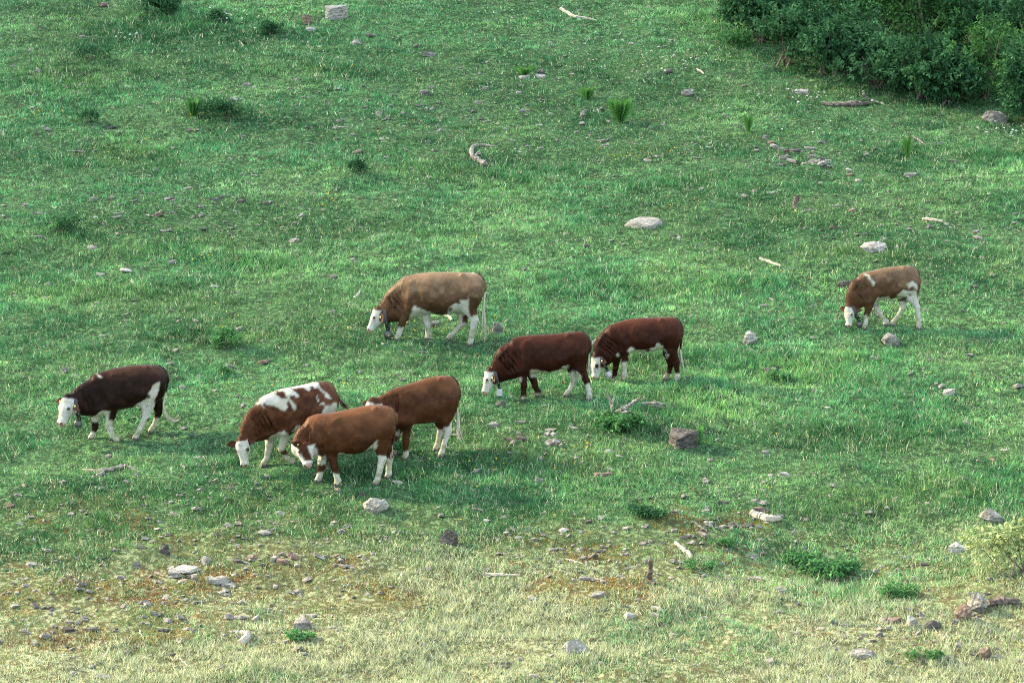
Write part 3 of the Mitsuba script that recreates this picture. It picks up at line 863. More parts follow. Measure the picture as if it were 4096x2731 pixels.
COWS = [
    dict(DARK, label='dark brown cow with white face and round bell, leftmost of the herd', seed=1, cuts=[(1440,330,1400,420,.16,.028),(1130,330,1120,640,.10,.016),(830,430,870,700,.10,.016)], origin=(150, 1400), scale=600 / 2091, yaw=17, size=0.98,
         torso=[(1770, 290, 470, .10), (1725, 225, 640, .20), (1640, 185, 715, .245), (1520, 178, 740, .27), (1400, 182, 772, .285), (1280, 193, 808, .30), (1150, 215, 830, .295), (1020, 245, 845, .27), (900, 285, 880, .235), (810, 335, 900, .19)],
         hips=[(1500, 215, .20)],
         neck=[(880, 610, 280, 0), (740, 660, 225, -.02), (620, 705, 170, -.06), (545, 740, 120, -.09)],
         head=dict(poll=(462, 665, -.12), muzzle=(372, 1035, -.22), turn=38),
         legs=dict(front_near=[(1010, 690, .16), (1030, 900, .088), (995, 1030, .062), (1050, 1190, .044), (1110, 1245, .05)],
                   front_far=[(850, 800, .13), (795, 950, .078), (795, 1085, .058), (770, 1210, .043), (745, 1315, .05)],
                   hind_near=[(1590, 420, 0.162), (1530, 740, .125), (1505, 930, .066), (1410, 1150, .045), (1365, 1270, .05)],
                   hind_far=[(1620, 480, 0.134), (1650, 740, .10), (1655, 880, .064), (1600, 1090, .044), (1560, 1215, .05)]),
         lift='front_near', socks=dict(front_near=960, front_far=1120, hind_near=800, hind_far=930),
         leg_brown=dict(hind_near=[(1480, 930), (1600, 860), (1600, 1000), (1480, 1090)]),
         patches=[[(1560, 430), (1650, 395), (1640, 520), (1590, 640), (1590, 800), (1450, 850), (1470, 640), (1520, 520)], [(1140, 800), (1300, 770), (1440, 650), (1500, 640), (1470, 780), (1300, 870), (1140, 880)],
                  [(760, 920), (880, 810), (980, 820), (960, 1000), (760, 990)], [(815, 300), (890, 345), (860, 350), (825, 330)]],
         brown=[[(1480, 560), (1530, 600), (1490, 650)], [(1460, 715), (1510, 735), (1470, 760)]],
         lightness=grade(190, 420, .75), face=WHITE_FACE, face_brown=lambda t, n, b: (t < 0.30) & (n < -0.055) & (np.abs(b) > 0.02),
         ears=((0.75, -0.45, 0.75, True), (1.0, 0.10, 0.10, True)),
         tail=dict(pts=[(1660, 200), (1770, 280), (1785, 430), (1765, 560), (1735, 720), (1745, 850), (1800, 940), (1880, 970), (1950, 950)], switch=.5, white=.36),
         collar=dict(top=(528, 632, -.09), bot=(606, 965, -.10), half=.145, bell=(585, 1012), r=58, width=.055)),
    dict(BROWN, label='brown cow with a large white patch over its back, grazing behind the rust brown cow', seed=2, cuts=[(1080,330,1060,420,.16,.026),(790,400,800,640,.10,.014),(500,500,620,760,.10,.016)], origin=(900, 1450), scale=550 / 1691, yaw=30, size=1.0,
         torso=[(1340, 330, 520, .10), (1310, 255, 620, .20), (1240, 205, 690, .25), (1110, 208, 780, .28), (960, 245, 840, .30), (820, 278, 870, .30), (690, 305, 880, .28), (590, 345, 900, .25), (500, 390, 930, .21), (440, 440, 930, .17)],
         hips=[(1110, 245, .20)],
         neck=[(530, 680, 240, 0), (430, 730, 195, -.02), (350, 810, 140, -.05), (305, 880, 105, -.08)],
         head=dict(poll=(232, 945, -.12), muzzle=(272, 1262, -.17), turn=48),
         legs=dict(front_near=[(740, 760, .15), (735, 900, .088), (700, 1045, .062), (770, 1165, .044), (825, 1225, .05)],
                   front_far=[(600, 880, .13), (545, 1000, .075), (530, 1090, .058), (510, 1190, .043), (478, 1268, .05)],
                   hind_near=[(1200, 520, 0.155), (1150, 780, .12), (1190, 900, .066), (1170, 1040, .045), (1150, 1130, .05)],
                   hind_far=[(1240, 520, 0.134), (1220, 760, .1), (1250, 860, .064), (1230, 980, .044), (1210, 1070, .05)]),
         lift='front_near', socks=dict(front_near=860, front_far=880, hind_near=950, hind_far=950),
         leg_brown=dict(front_near=[(640, 1060), (800, 1000), (790, 1120), (660, 1110)]),
         patches=[[(370, 510), (500, 370), (700, 280), (860, 240), (1100, 180), (1110, 260), (1150, 330), (1240, 410), (1170, 395), (1080, 270), (1000, 265), (970, 320), (930, 265), (790, 290), (860, 410), (740, 350), (710, 400), (800, 500), (770, 570), (700, 420), (690, 520), (660, 570), (560, 500), (460, 470), (440, 530), (420, 480)],
                  [(1050, 350), (1090, 440), (1060, 430)], [(1130, 490), (1240, 450), (1300, 450), (1280, 590), (1200, 640), (1080, 600)], [(1060, 480), (1110, 430), (1140, 470)],
                  [(520, 880), (650, 800), (690, 840), (790, 740), (810, 800), (790, 900), (640, 1050), (480, 1050), (510, 960)], [(790, 745), (930, 750), (930, 860), (780, 900)]],
         brown=[[(590, 345), (690, 320), (700, 400), (640, 410)], [(690, 820), (780, 790), (750, 880), (710, 870)]],
         warp=60, lightness=lambda cx, cy, rnd: np.clip(rnd - 0.45, 0, 1) * 1.2 + sstep(900, 1200, cx) * .25,
         face=WHITE_FACE, face_brown=lambda t, n, b: ((t < 0.26) & (n < -0.03) & (np.abs(b) > 0.03)) | ((((t - 0.37) * .5) ** 2 + (n - 0.045) ** 2 < 0.0016) & (np.abs(b) > 0.055)),
         ears=((0.9, -0.60, -0.25, False), (1.0, 0.10, 0.0, False)),
         tail=dict(pts=[(1230, 215), (1305, 262), (1350, 340), (1390, 420), (1440, 490), (1490, 550)], switch=.6, white=1.1, tuft=(0.10, 0.06, 0.045))),
    dict(BROWN, label='rust brown cow with its head tucked down, nearest to the camera', seed=3, cuts=[(1120,600,1100,720,.18,.028),(720,660,760,960,.10,.018),(500,690,590,920,.10,.016)], origin=(1100, 1450), scale=800 / 2352, yaw=6, size=1.02,
         torso=[(1415, 560, 720, .10), (1385, 510, 820, .21), (1310, 482, 890, .255), (1180, 470, 960, .28), (1020, 490, 1060, .30), (870, 522, 1078, .31), (730, 552, 1068, .31), (610, 578, 1040, .29), (500, 602, 1040, .27), (420, 640, 1020, .23)],
         hips=[(1180, 510, .21)],
         neck=[(510, 840, 245, 0), (410, 900, 185, -.02), (335, 970, 150, -.05)],
         head=dict(poll=(300, 945, -.10), muzzle=(405, 1205, -.28), turn=4), hsf=1.22,
         legs=dict(front_near=[(690, 880, .175), (670, 1060, .092), (700, 1220, .064), (725, 1330, .047), (738, 1435, .049)],
                   front_far=[(610, 1000, .14), (550, 1150, .080), (530, 1260, .060), (515, 1340, .045), (503, 1408, .05)],
                   hind_near=[(1300, 740, 0.168), (1250, 960, .125), (1265, 1110, .07), (1225, 1290, .049), (1195, 1400, .049)],
                   hind_far=[(1320, 760, 0.134), (1320, 990, .10), (1345, 1110, .066), (1335, 1280, .047), (1328, 1385, .049)]),
         socks=dict(front_near=1290, front_far=1280, hind_near=1070, hind_far=1100),
         patches=[[(735, 1010), (900, 1055), (1020, 1040), (1190, 870), (1190, 960), (1050, 1110), (735, 1120)], [(450, 1095), (600, 1080), (600, 1200), (460, 1170)]],
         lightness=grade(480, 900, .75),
         face=lambda t, n, b: (n > 0.070 - 0.05 * t) | (t > 0.84) | ((n < -0.085) & (t > 0.25)), ears=((0.55, 0.85, -0.25, True), (1.0, 0.0, 0.0, False)),
         tail=dict(pts=[(1330, 488), (1400, 560), (1412, 700, .03), (1400, 850, .05), (1365, 1000, .06), (1360, 1100, .06), (1365, 1150, .06)], switch=.6, white=.6, tuft=(0.34, 0.28, 0.22))),
    dict(BROWN, label='brown cow with a white poll, standing behind the rust brown cow', seed=4, cuts=[(1880,240,1850,360,.17,.028),(1570,320,1590,600,.10,.018),(1380,360,1450,560,.10,.014)], origin=(1100, 1450), scale=800 / 2352, yaw=20, size=0.98,
         torso=[(2145, 230, 440, .10), (2110, 170, 560, .20), (2040, 125, 640, .245), (1920, 128, 690, .275), (1800, 152, 712, .29), (1680, 195, 722, .295), (1560, 235, 735, .29), (1460, 268, 760, .26), (1370, 305, 790, .22)],
         hips=[(1920, 165, .20)],
         neck=[(1430, 520, 215, 0), (1330, 520, 165, -.01), (1235, 520, 118, -.02)],
         head=dict(poll=(1160, 452, -.02), muzzle=(1080, 790, -.06), turn=25),
         legs=dict(front_near=[(1520, 640, .16), (1545, 770, .086), (1540, 930, .060), (1540, 1040, .045), (1534, 1130, .05)],
                   front_far=[(1450, 700, .14), (1420, 830, .076), (1408, 930, .057), (1410, 1030, .043), (1410, 1125, .05)],
                   hind_near=[(2030, 420, 0.158), (2010, 640, .118), (2040, 780, .064), (1985, 960, .045), (1955, 1072, .05)],
                   hind_far=[(1990, 440, 0.134), (1925, 640, .10), (1945, 770, .062), (1915, 940, .044), (1895, 1045, .05)]),
         socks=dict(front_near=1030, front_far=915, hind_near=745, hind_far=760),
         patches=[[(1600, 690), (1700, 685), (1700, 740), (1600, 740)], [(1400, 810), (1490, 780), (1460, 860)], [(2020, 660), (2060, 650), (2040, 760), (2000, 760)]],
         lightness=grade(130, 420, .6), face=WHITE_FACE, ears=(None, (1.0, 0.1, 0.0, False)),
         tail=dict(pts=[(2070, 140), (2140, 210), (2155, 330), (2140, 480), (2150, 620), (2150, 760), (2170, 860), (2195, 920)], switch=.45, white=.42)),
    dict(TAN, label='large tan cow with white legs, collar and round bell, farthest up in the middle', seed=5, cuts=[(1440,250,1400,350,.18,.03),(880,260,890,560,.10,.02),(720,330,690,600,.10,.018)], origin=(1400, 1040), scale=700 / 2352, yaw=-3, size=1.04,
         torso=[(1805, 260, 430, .10), (1765, 195, 560, .215), (1680, 158, 630, .265), (1550, 150, 690, .285), (1400, 147, 722, .30), (1250, 147, 748, .315), (1100, 147, 730, .32), (960, 158, 735, .30), (840, 178, 780, .275), (745, 215, 800, .235)],
         hips=[(1520, 180, .215)],
         neck=[(790, 500, 275, 0), (680, 560, 230, 0), (570, 640, 165, -.01), (475, 705, 118, -.02)],
         head=dict(poll=(385, 665, -.03), muzzle=(262, 945, -.09), turn=14),
         legs=dict(front_near=[(800, 520, .18), (745, 700, .096), (700, 850, .066), (665, 980, .049), (640, 1068, .049)],
                   front_far=[(980, 640, .12), (1015, 740, .082), (1040, 870, .062), (1045, 970, .047), (1048, 1058, .049)],
                   hind_near=[(1660, 430, 0.175), (1610, 640, .13), (1680, 800, .072), (1645, 980, .051), (1618, 1125, .050)],
                   hind_far=[(1600, 520, 0.134), (1515, 700, .11), (1535, 830, .068), (1430, 970, .049), (1340, 1092, .049)]),
         socks=dict(front_near=890, front_far=720, hind_near=740, hind_far=720),
         patches=[[(880, 590), (960, 620), (1100, 690), (1230, 730), (1320, 700), (1350, 610), (1430, 560), (1500, 545), (1485, 500), (1590, 520), (1612, 460), (1610, 560), (1600, 640), (1640, 760), (1730, 700), (1760, 900), (1480, 900), (1450, 800), (1250, 800), (760, 900), (800, 780), (850, 650)],
                  [(500, 860), (530, 820), (600, 820), (570, 900)], [(1630, 130), (1700, 150), (1700, 165), (1640, 158)]],
         brown=[[(1350, 620), (1390, 610), (1380, 650), (1345, 660)]],
         leg_brown=dict(hind_far=[(1530, 690), (1600, 690), (1590, 840), (1500, 830)]),
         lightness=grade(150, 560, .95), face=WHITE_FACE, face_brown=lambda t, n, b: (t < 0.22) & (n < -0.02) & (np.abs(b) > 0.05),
         ears=((0.60, -0.55, 0.75, True), (1.0, -0.3, 0.0, False)),
         tail=dict(pts=[(1720, 170), (1800, 260), (1815, 400), (1803, 560), (1800, 720), (1815, 880), (1818, 1090)], switch=.55, white=.33),
         collar=dict(top=(458, 600, -.02), bot=(514, 940, -.06), half=.145, bell=(512, 988), r=60, width=.062)),
    dict(RED, label='dark red cow with a square pale bell, in front of the other dark red one', seed=6, cuts=[(960,350,930,420,.17,.028),(600,380,610,600,.10,.02),(470,400,490,600,.10,.018)], origin=(1880, 1220), scale=920 / 2352, yaw=3, size=0.93,
         torso=[(1222, 330, 470, .09), (1195, 278, 560, .20), (1130, 249, 600, .24), (1010, 260, 625, .265), (880, 276, 682, .285), (760, 282, 694, .295), (640, 288, 697, .285), (540, 303, 715, .26), (460, 332, 730, .225)],
         hips=[(1010, 290, .20)],
         neck=[(500, 520, 190, 0), (410, 560, 165, 0), (335, 635, 118, -.01), (280, 690, 85, -.02)],
         head=dict(poll=(206, 672, -.03), muzzle=(150, 893, -.08), turn=8),
         legs=dict(front_near=[(545, 560, .165), (535, 690, .088), (552, 820, .062), (548, 900, .045), (543, 960, .05)],
                   front_far=[(610, 620, .13), (640, 720, .078), (668, 830, .06), (685, 890, .044), (695, 940, .05)],
                   hind_near=[(1130, 480, 0.158), (1130, 640, .118), (1195, 770, .064), (1215, 880, .045), (1225, 970, .05)],
                   hind_far=[(1090, 500, 0.128), (1055, 650, .10), (1080, 760, .062), (1040, 860, .044), (995, 950, .05)]),
         socks=dict(front_near=930, front_far=895, hind_near=792, hind_far=670),
         patches=[[(610, 650), (680, 630), (720, 655), (820, 650), (900, 630), (1015, 590), (1015, 625), (900, 690), (820, 720), (610, 725)], [(460, 750), (520, 710), (520, 770)], [(1085, 650), (1110, 660), (1150, 780), (1110, 780)], [(1040, 640), (1080, 650), (1060, 760), (1020, 760)]],
         brown=[[(780, 650), (820, 650), (800, 690)]],
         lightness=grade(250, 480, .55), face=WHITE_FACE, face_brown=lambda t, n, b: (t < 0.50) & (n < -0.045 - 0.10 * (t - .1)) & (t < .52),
         ears=((0.65, -0.35, 0.65, True), (1.0, -0.2, 0.0, False)),
         tail=dict(pts=[(1150, 262), (1212, 320), (1226, 430), (1215, 530), (1212, 620), (1235, 712)], switch=.55, white=.5, tuft=(0.5, 0.47, 0.42)),
         collar=dict(top=(246, 632, -.02), bot=(302, 845, -.05), half=.135, bell=(300, 880), r=34, box=(62, 74))),
    dict(RED, label='dark red cow with brown eye patch and white socks, behind the other dark red cow', seed=7, cuts=[(1900,180,1880,260,.16,.028),(1580,200,1620,400,.10,.02),(1490,240,1510,420,.10,.016)], origin=(1880, 1220), scale=920 / 2352, yaw=-1, size=0.93,
         torso=[(2160, 180, 330, .09), (2135, 130, 400, .19), (2070, 106, 430, .235), (1950, 110, 450, .255), (1830, 113, 482, .275), (1720, 115, 478, .28), (1620, 130, 490, .265), (1530, 158, 505, .24), (1460, 200, 510, .205)],
         hips=[(1960, 135, .195)],
         neck=[(1490, 350, 165, 0), (1425, 400, 140, -.01), (1375, 480, 108, -.03), (1340, 535, 85, -.05)],
         head=dict(poll=(1295, 520, -.08), muzzle=(1278, 742, -.14), turn=26),
         legs=dict(front_near=[(1580, 360, .155), (1582, 480, .084), (1582, 600, .060), (1580, 690, .044), (1574, 762, .05)],
                   front_far=[(1530, 440, .13), (1500, 550, .074), (1490, 640, .057), (1480, 690, .043), (1470, 732, .05)],
                   hind_near=[(2080, 310, 0.151), (2060, 460, .115), (2112, 590, .066), (2118, 700, .047), (2118, 800, .05)],
                   hind_far=[(2050, 340, 0.128), (2030, 480, .10), (2060, 610, .062), (2040, 710, .045), (2012, 788, .05)]),
         socks=dict(front_near=575, front_far=722, hind_near=690, hind_far=690),
         patches=[[(1625, 410), (1700, 430), (1800, 440), (1880, 405), (1920, 370), (1960, 385), (2010, 470), (1950, 440), (1840, 520), (1620, 520)], [(1495, 470), (1530, 470), (1525, 530), (1500, 510)], [(2010, 470), (2030, 480), (2028, 540), (2012, 520)]],
         brown=[[(1690, 425), (1750, 415), (1750, 445)], [(1800, 430), (1860, 430), (1830, 450)]],
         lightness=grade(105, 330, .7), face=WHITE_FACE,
         face_brown=lambda t, n, b: ((t < 0.46) & (n < -0.035)) | ((((t - 0.42) * .5) ** 2 * .45 + (n - 0.03) ** 2 < 0.0014) & (np.abs(b) > 0.05)),
         ears=((0.8, -0.35, 0.30, True), (1.0, -0.2, 0.0, False)),
         tail=dict(pts=[(2105, 120), (2160, 185), (2168, 300), (2160, 400), (2158, 470), (2172, 560), (2195, 655)], switch=.58, white=.6),
         collar=dict(top=(1328, 490, -.05), bot=(1408, 668, -.10), half=.135, bell=(1415, 698), r=40, tin=True)),
    dict(TAN, label='young brown cow with white hip patches and white legs, standing alone on the right', seed=8, cuts=[(1010,430,980,520,.16,.028),(690,470,710,720,.10,.018),(560,500,590,720,.10,.016)], origin=(3280, 960), scale=500 / 1633, yaw=8, size=0.90,
         torso=[(1298, 430, 640, .09), (1275, 360, 700, .20), (1200, 322, 730, .24), (1080, 320, 745, .26), (960, 332, 765, .28), (850, 347, 775, .285), (740, 372, 785, .27), (650, 397, 800, .25), (570, 432, 810, .215)],
         hips=[(1090, 350, .20)],
         neck=[(620, 620, 200, 0), (540, 660, 170, -.01), (480, 740, 125, -.03), (430, 815, 95, -.05)],
         head=dict(poll=(378, 870, -.08), muzzle=(372, 1118, -.13), turn=42),
         legs=dict(front_near=[(640, 700, .155), (640, 850, .084), (605, 975, .058), (598, 1070, .044), (580, 1155, .05)],
                   front_far=[(690, 770, .12), (745, 870, .074), (800, 965, .056), (850, 1050, .043), (885, 1118, .045)],
                   hind_near=[(1215, 580, 0.158), (1210, 740, .115), (1280, 870, .064), (1300, 1010, .045), (1310, 1148, .05)],
                   hind_far=[(1150, 610, 0.128), (1100, 760, .10), (1110, 880, .062), (1040, 1010, .044), (970, 1122, .05)]),
         socks=dict(front_near=985, front_far=850, hind_near=740, hind_far=790),
         patches=[[(570, 415), (600, 420), (640, 470), (690, 540), (680, 570), (650, 540), (610, 470)], [(1100, 545), (1180, 505), (1235, 550), (1250, 625), (1215, 610), (1190, 570), (1130, 600)],
                  [(990, 680), (1060, 630), (1180, 640), (1240, 640), (1280, 760), (1300, 840), (1180, 850), (1120, 720), (1060, 760), (1000, 800), (720, 850), (700, 800), (730, 730), (880, 720), (900, 750), (980, 750)], [(470, 490), (490, 475), (485, 500)]],
         brown=[[(745, 725), (800, 735), (770, 755)], [(1135, 690), (1165, 680), (1170, 715)]],
         lightness=lambda cx, cy, rnd: grade(330, 620, .7)(cx, cy, rnd) * sstep(430, 560, cx), face=WHITE_FACE, face_brown=lambda t, n, b: (t < 0.42) & (n < -0.05) & (np.abs(b) > 0.04),
         ears=((0.9, -0.75, 0.10, False), (1.0, -0.1, -0.1, False)),
         tail=dict(pts=[(1200, 335), (1285, 380), (1312, 470), (1310, 600, .02), (1300, 720, .05), (1300, 830, .07), (1290, 900, .08)], switch=.6, white=.62),
         collar=dict(top=(395, 815, -.04), bot=(510, 1050, -.09), half=.135, bell=(512, 1088), r=40)),
]
for c in COWS:
    make_cow(c)
# ------------------------------------------------------------------ stones
STN = {'g': 'mat_stone_grey', 'p': 'mat_stone_pale', 'd': 'mat_stone_dark', 'b': 'mat_stone_brown'}
SLOPE_R = trimesh.transformations.rotation_matrix(math.radians(14), [1, 0, 0])[:3, :3]


FOOTPRINTS = []


def stone_mesh(seed, w, d, h, kind='slab', detail=False):
    """a split stone: the hull of a few corners, its faces broken by layers"""
    r = np.random.default_rng(seed)
    n = {'slab': 9, 'block': 6, 'round': 16, 'wedge': 9}[kind]
    if kind == 'block':
        p = np.array([[sx, sy, sz] for sx in (-1, 1) for sy in (-1, 1) for sz in (-1, 1)], float) * 0.5
        p += r.normal(0, 0.12, p.shape)
        q = p * [0.94, 0.94, 0.94] + r.normal(0, 0.09, p.shape)
        p = np.vstack([p, q * [1.08, 0.7, 0.8], q * [0.75, 0.75, 1.08]])
    elif kind == 'slab':
        an = np.sort(r.random(n)) * 2 * np.pi
        rad = 0.5 * (0.72 + 0.42 * r.random(n))
        lowr = np.stack([np.cos(an) * rad, np.sin(an) * rad, np.full(n, -0.5) + r.random(n) * 0.2], 1)
        sh = 0.70 + 0.30 * r.random(n)
        up = np.stack([np.cos(an) * rad * sh, np.sin(an) * rad * sh, 0.5 - r.random(n) * 0.45], 1)
        p = np.vstack([lowr, up])
        p[:, 2] += p[:, 0] * r.normal(0, 0.35)
    elif kind == 'wedge':
        v = r.normal(size=(9, 3)); v /= np.linalg.norm(v, axis=1, keepdims=True)
        p = v * 0.56 * (0.85 + 0.3 * r.random((9, 1)))
        p = np.vstack([p, [[-0.45, 0.1, -0.5], [0.5, -0.1, -0.5], [0.1, 0.45, -0.45], [-0.1, -0.42, -0.5], [-0.32, 0.1, r.uniform(.3, .55)], [0.34, -0.05, r.uniform(.15, .5)], [0.1, 0.3, 0.4]]])
    else:
        v = r.normal(size=(n + 8, 3)); v /= np.linalg.norm(v, axis=1, keepdims=True)
        p = v * 0.5 * (0.88 + 0.16 * r.random((len(v), 1)))
    m = hull_mesh(p * [w, d, h])
    if detail:
        s = m.subdivide_to_size(max(w * 0.10, 0.035)) if hasattr(m, 'subdivide_to_size') else m
        s.merge_vertices()
        v = np.array(s.vertices)
        nrm = np.array(s.vertex_normals)
        f = meshkit.fbm(v * np.array([6, 6, 13]) / max(w, 0.2) * 0.9 + seed, 3, seed) - 0.5
        f2 = meshkit.fbm(v * 11 / max(w, 0.2) + seed, 3, seed + 1) - 0.5
        m = trimesh.Trimesh(v + nrm * (f * 0.10 + f2 * 0.08)[:, None] * min(w, 2 * h), s.faces, process=False)
    return m


def stone(px, py, w, h, mat='g', kind='slab', rot=None, seed=None, detail=False, tilt=(0, 0), label=None, group=None, name='stone', depth=None, lift=0.0, sink=0.22):
    """px, py: the middle of its foot in the photograph; w, h: width and height seen, in photograph pixels"""
    p = at(px, py)
    S = scale_at(p)
    wm = w / S
    d = wm * (depth or {'slab': 0.62, 'block': 0.7, 'round': 0.8, 'wedge': 0.75}[kind])
    hm = max((h / S - d * 0.22) if kind == 'slab' else h / S - d * 0.12, 0.035, wm * 0.13)
    seed = int(px * 7 + py) if seed is None else seed
    m = stone_mesh(seed, wm, d, hm * 1.45, kind, detail)
    v = np.array(m.vertices)
    rz = np.random.default_rng(seed).normal(0, 0.35) if rot is None else math.radians(rot)
    R = trimesh.transformations.euler_matrix(math.radians(tilt[0]), math.radians(tilt[1]), 0)[:3, :3]
    Rz = trimesh.transformations.rotation_matrix(rz, [0, 0, 1])[:3, :3]
    v = v @ R.T @ Rz.T @ SLOPE_R.T
    cy = p[1] + d * 0.42
    FOOTPRINTS.append((p[0], cy, max(wm, d)))
    FOOTPRINTS.append((p[0] - wm * 0.25, cy, d))
    FOOTPRINTS.append((p[0] + wm * 0.25, cy, d))
    v += [p[0], cy, 0]
    v[:, 2] += gz(p[0], cy) - np.quantile(v[:, 2], 0.02) - sink * hm - 0.012 + lift
    k = add(name, trimesh.Trimesh(v, m.faces, process=False), STN[mat], None, 28 if detail else False)
    tag(k, label, 'stone', group)
    return k


BIG = [
    (1344, 82, 60, 38, 'p', 'block', 12, 'pale square block standing up near the top edge of the pasture'),
    (1229, 102, 44, 38, 'b', 'wedge', -20, 'reddish upright block left of the pale square block at the top'),
    (1241, 128, 52, 22, 'p', 'slab', 0, 'low pale stone lying just below the reddish upright block'),
    (1425, 180, 42, 26, 'p', 'round', 0, 'small whitish lump below the two blocks at the top'),
    (414, 32, 42, 24, 'b', 'round', 0, 'pinkish rounded stone at the top edge left of the dark bush'),
    (2569, 918, 160, 50, 'p', 'slab', 4, 'large pale slab lying above the pair of dark red cows'),
    (3500, 1012, 120, 54, 'p', 'round', 0, 'large rounded grey boulder above the lone cow on the right'),
    (2997, 1383, 76, 62, 'p', 'round', 0, 'lumpy pale stone lying right of the two dark red cows'),
    (3566, 1392, 80, 40, 'g', 'wedge', -20, 'mottled grey stone tilted to the right below the lone cow'),
    (1501, 2058, 116, 66, 'p', 'round', 0, 'large whitish boulder below the nearest cow'),
    (1797, 2185, 76, 58, 'd', 'wedge', -24, 'dark wedge shaped stone standing below and right of the whitish boulder'),
    (2743, 1798, 92, 52, 'd', 'block', 10, 'dark square block beside a single fern right of the dead branch'),
    (1201, 2522, 110, 56, 'g', 'slab', 6, 'broad grey stone overhanging in the dry grass at the lower left'),
    (2302, 2622, 86, 54, 'p', 'wedge', 18, 'pale wedge shaped stone alone in the dry grass at the bottom'),
    (3970, 2092, 96, 48, 'g', 'slab', -30, 'grey slab tilted to the right above the pale leaved bush'),
    (3990, 496, 108, 54, 'g', 'slab', 5, 'big grey stone lying at the foot of the bushes on the right'),
    (3205, 378, 78, 30, 'p', 'slab', 0, 'long pale stone in the grass below the bushes'),
    (1990, 1338, 66, 44, 'g', 'wedge', -25, 'angular grey stone right behind the tail of the large tan cow'),
    (2377, 1388, 66, 30, 'g', 'slab', 0, 'grey stone between the two dark red cows'),
    (3091, 1497, 74, 26, 'd', 'slab', 0, 'dark flat stone below the lumpy pale stone on the right'),
    (3795, 1586, 60, 28, 'p', 'slab', 0, 'pale stone lying below and right of the mottled tilted one'),
    (3860, 2488, 84, 62, 'b', 'wedge', -14, 'brown sloping block in the sunlit grass at the lower right'),
    (3918, 2462, 92, 58, 'g', 'wedge', -32, 'grey slate leaning on the brown sloping block'),
    (3943, 2640, 52, 46, 'b', 'wedge', 15, 'upright brownish stone near the lower right corner'),
    (3731, 2526, 70, 44, 'd', 'wedge', -10, 'dark reddish stone right of the pale upright one at the lower right'),
    (3648, 2512, 46, 52, 'p', 'wedge', 20, 'pale upright stone between a brown slab and a dark reddish stone'),
    (3575, 2500, 96, 30, 'b', 'slab', 0, 'flat brown slab left of the pale upright stone'),
    (3450, 2640, 130, 24, 'g', 'slab', 0, 'long flat slate in the dry grass at the bottom right'),
    (3035, 2052, 70, 28, 'b', 'slab', 0, 'reddish flat stone lying behind a piece of driftwood'),
    (3830, 2215, 96, 42, 'p', 'slab', 0, 'pale flat rock just left of the pale leaved bush'),
    (2750, 388, 54, 38, 'g', 'round', 0, 'grey stone in the upper pasture below a scatter of white flowers'),
    (2168, 316, 52, 20, 'p', 'slab', 0, 'pale flat stone beside the short dark rock in the upper middle'),
    (2167, 302, 30, 24, 'd', 'wedge', 0, 'short dark rock behind a pale flat stone in the upper middle'),
    (2094, 318, 50, 18, 'p', 'slab', 0, 'pale flat stone under the grass clump in the upper middle'),
    (3381, 1152, 62, 26, 'd', 'slab', 10, 'dark stone lying just left of the neck of the lone cow'),
    (2439, 1816, 52, 24, 'p', 'round', 0, 'small whitish lump below the dead branch'),
    (2421, 1908, 96, 16, 'b', 'slab', 0, 'thin brown slab below the small whitish lump'),
    (2004, 1632, 44, 26, 'd', 'wedge', 0, 'dark blocky stone right below the square bell'),
    (702, 382, 1, 1, None, None, 0, None),
    (1700, 383, 44, 30, 'g', 'round', 0, 'grey round stone high in the middle of the upper pasture'),
    (1517, 466, 22, 22, 'g', 'wedge', 0, 'small upright stone left of its rounder neighbour in the upper pasture'),
    (1552, 482, 26, 20, 'g', 'round', 0, 'small round stone right of its upright neighbour in the upper pasture'),
    (659, 2222, 44, 40, 'd', 'wedge', -10, 'dark upright stone at the edge of the dry grass on the lower left'),
    (820, 2262, 40, 34, 'p', 'wedge', 10, 'whitish angular stone above the flat rocks on the lower left'),
    (548, 2276, 30, 28, 'g', 'wedge', 20, 'small grey pointed stone in the mossy ground on the lower left'),
]
for b in BIG:
    if b[4]:
        stone(b[0], b[1], b[2], b[3], b[4], b[5], rot=b[6], detail=True, label=b[7], depth={2569: 0.95, 2743: 0.8, 1344: 0.7, 1201: 0.8}.get(b[0], 0.5 if b[5] == 'block' else None), sink=0.34,
              tilt=(0, {3566: 22, 3970: 22, 3918: 28, 1797: 18, 3860: 12}.get(b[0], 0)))

# pile of slates in the scree patch and the flat rocks low on the left
for i, (dx, dy, w, h) in enumerate([(3130, 640, 46, 14), (3168, 655, 56, 14), (3150, 636, 34, 14), (3145, 620, 26, 20), (3215, 662, 40, 12), (3120, 668, 56, 10), (3262, 655, 60, 16), (3300, 668, 66, 20), (3285, 640, 36, 12), (3250, 632, 44, 10), (3315, 648, 40, 10), (3100, 600, 40, 18), (3128, 604, 36, 14), (3090, 580, 46, 14), (3240, 600, 50, 10), (3180, 610, 60, 10), (3060, 556, 30, 16)]):
    stone(dx, dy, w, h, 'gpgbgdggdg'[i % 10], 'slab', label=f'slate number {i} of the pile', group='slates in the loose pile on the upper right')
for i, (dx, dy, w, h) in enumerate([(690, 2310, 80, 30), (744, 2300, 110, 26), (782, 2328, 40, 34), (871, 2342, 100, 22), (760, 2318, 50, 20), (905, 2352, 60, 18), (730, 2330, 60, 14), (840, 2318, 50, 16), (945, 2255, 60, 14), (985, 2268, 50, 18), (1010, 2245, 60, 20), (1090, 2250, 60, 22), (1130, 2262, 70, 24), (1170, 2245, 60, 22)]):
    stone(dx, dy, w, h, 'gpggdgbgdgbgbb'[i % 14], 'slab', label=f'rock number {i} of the mossy ground', group='flat rocks breaking through the mossy ground on the lower left')

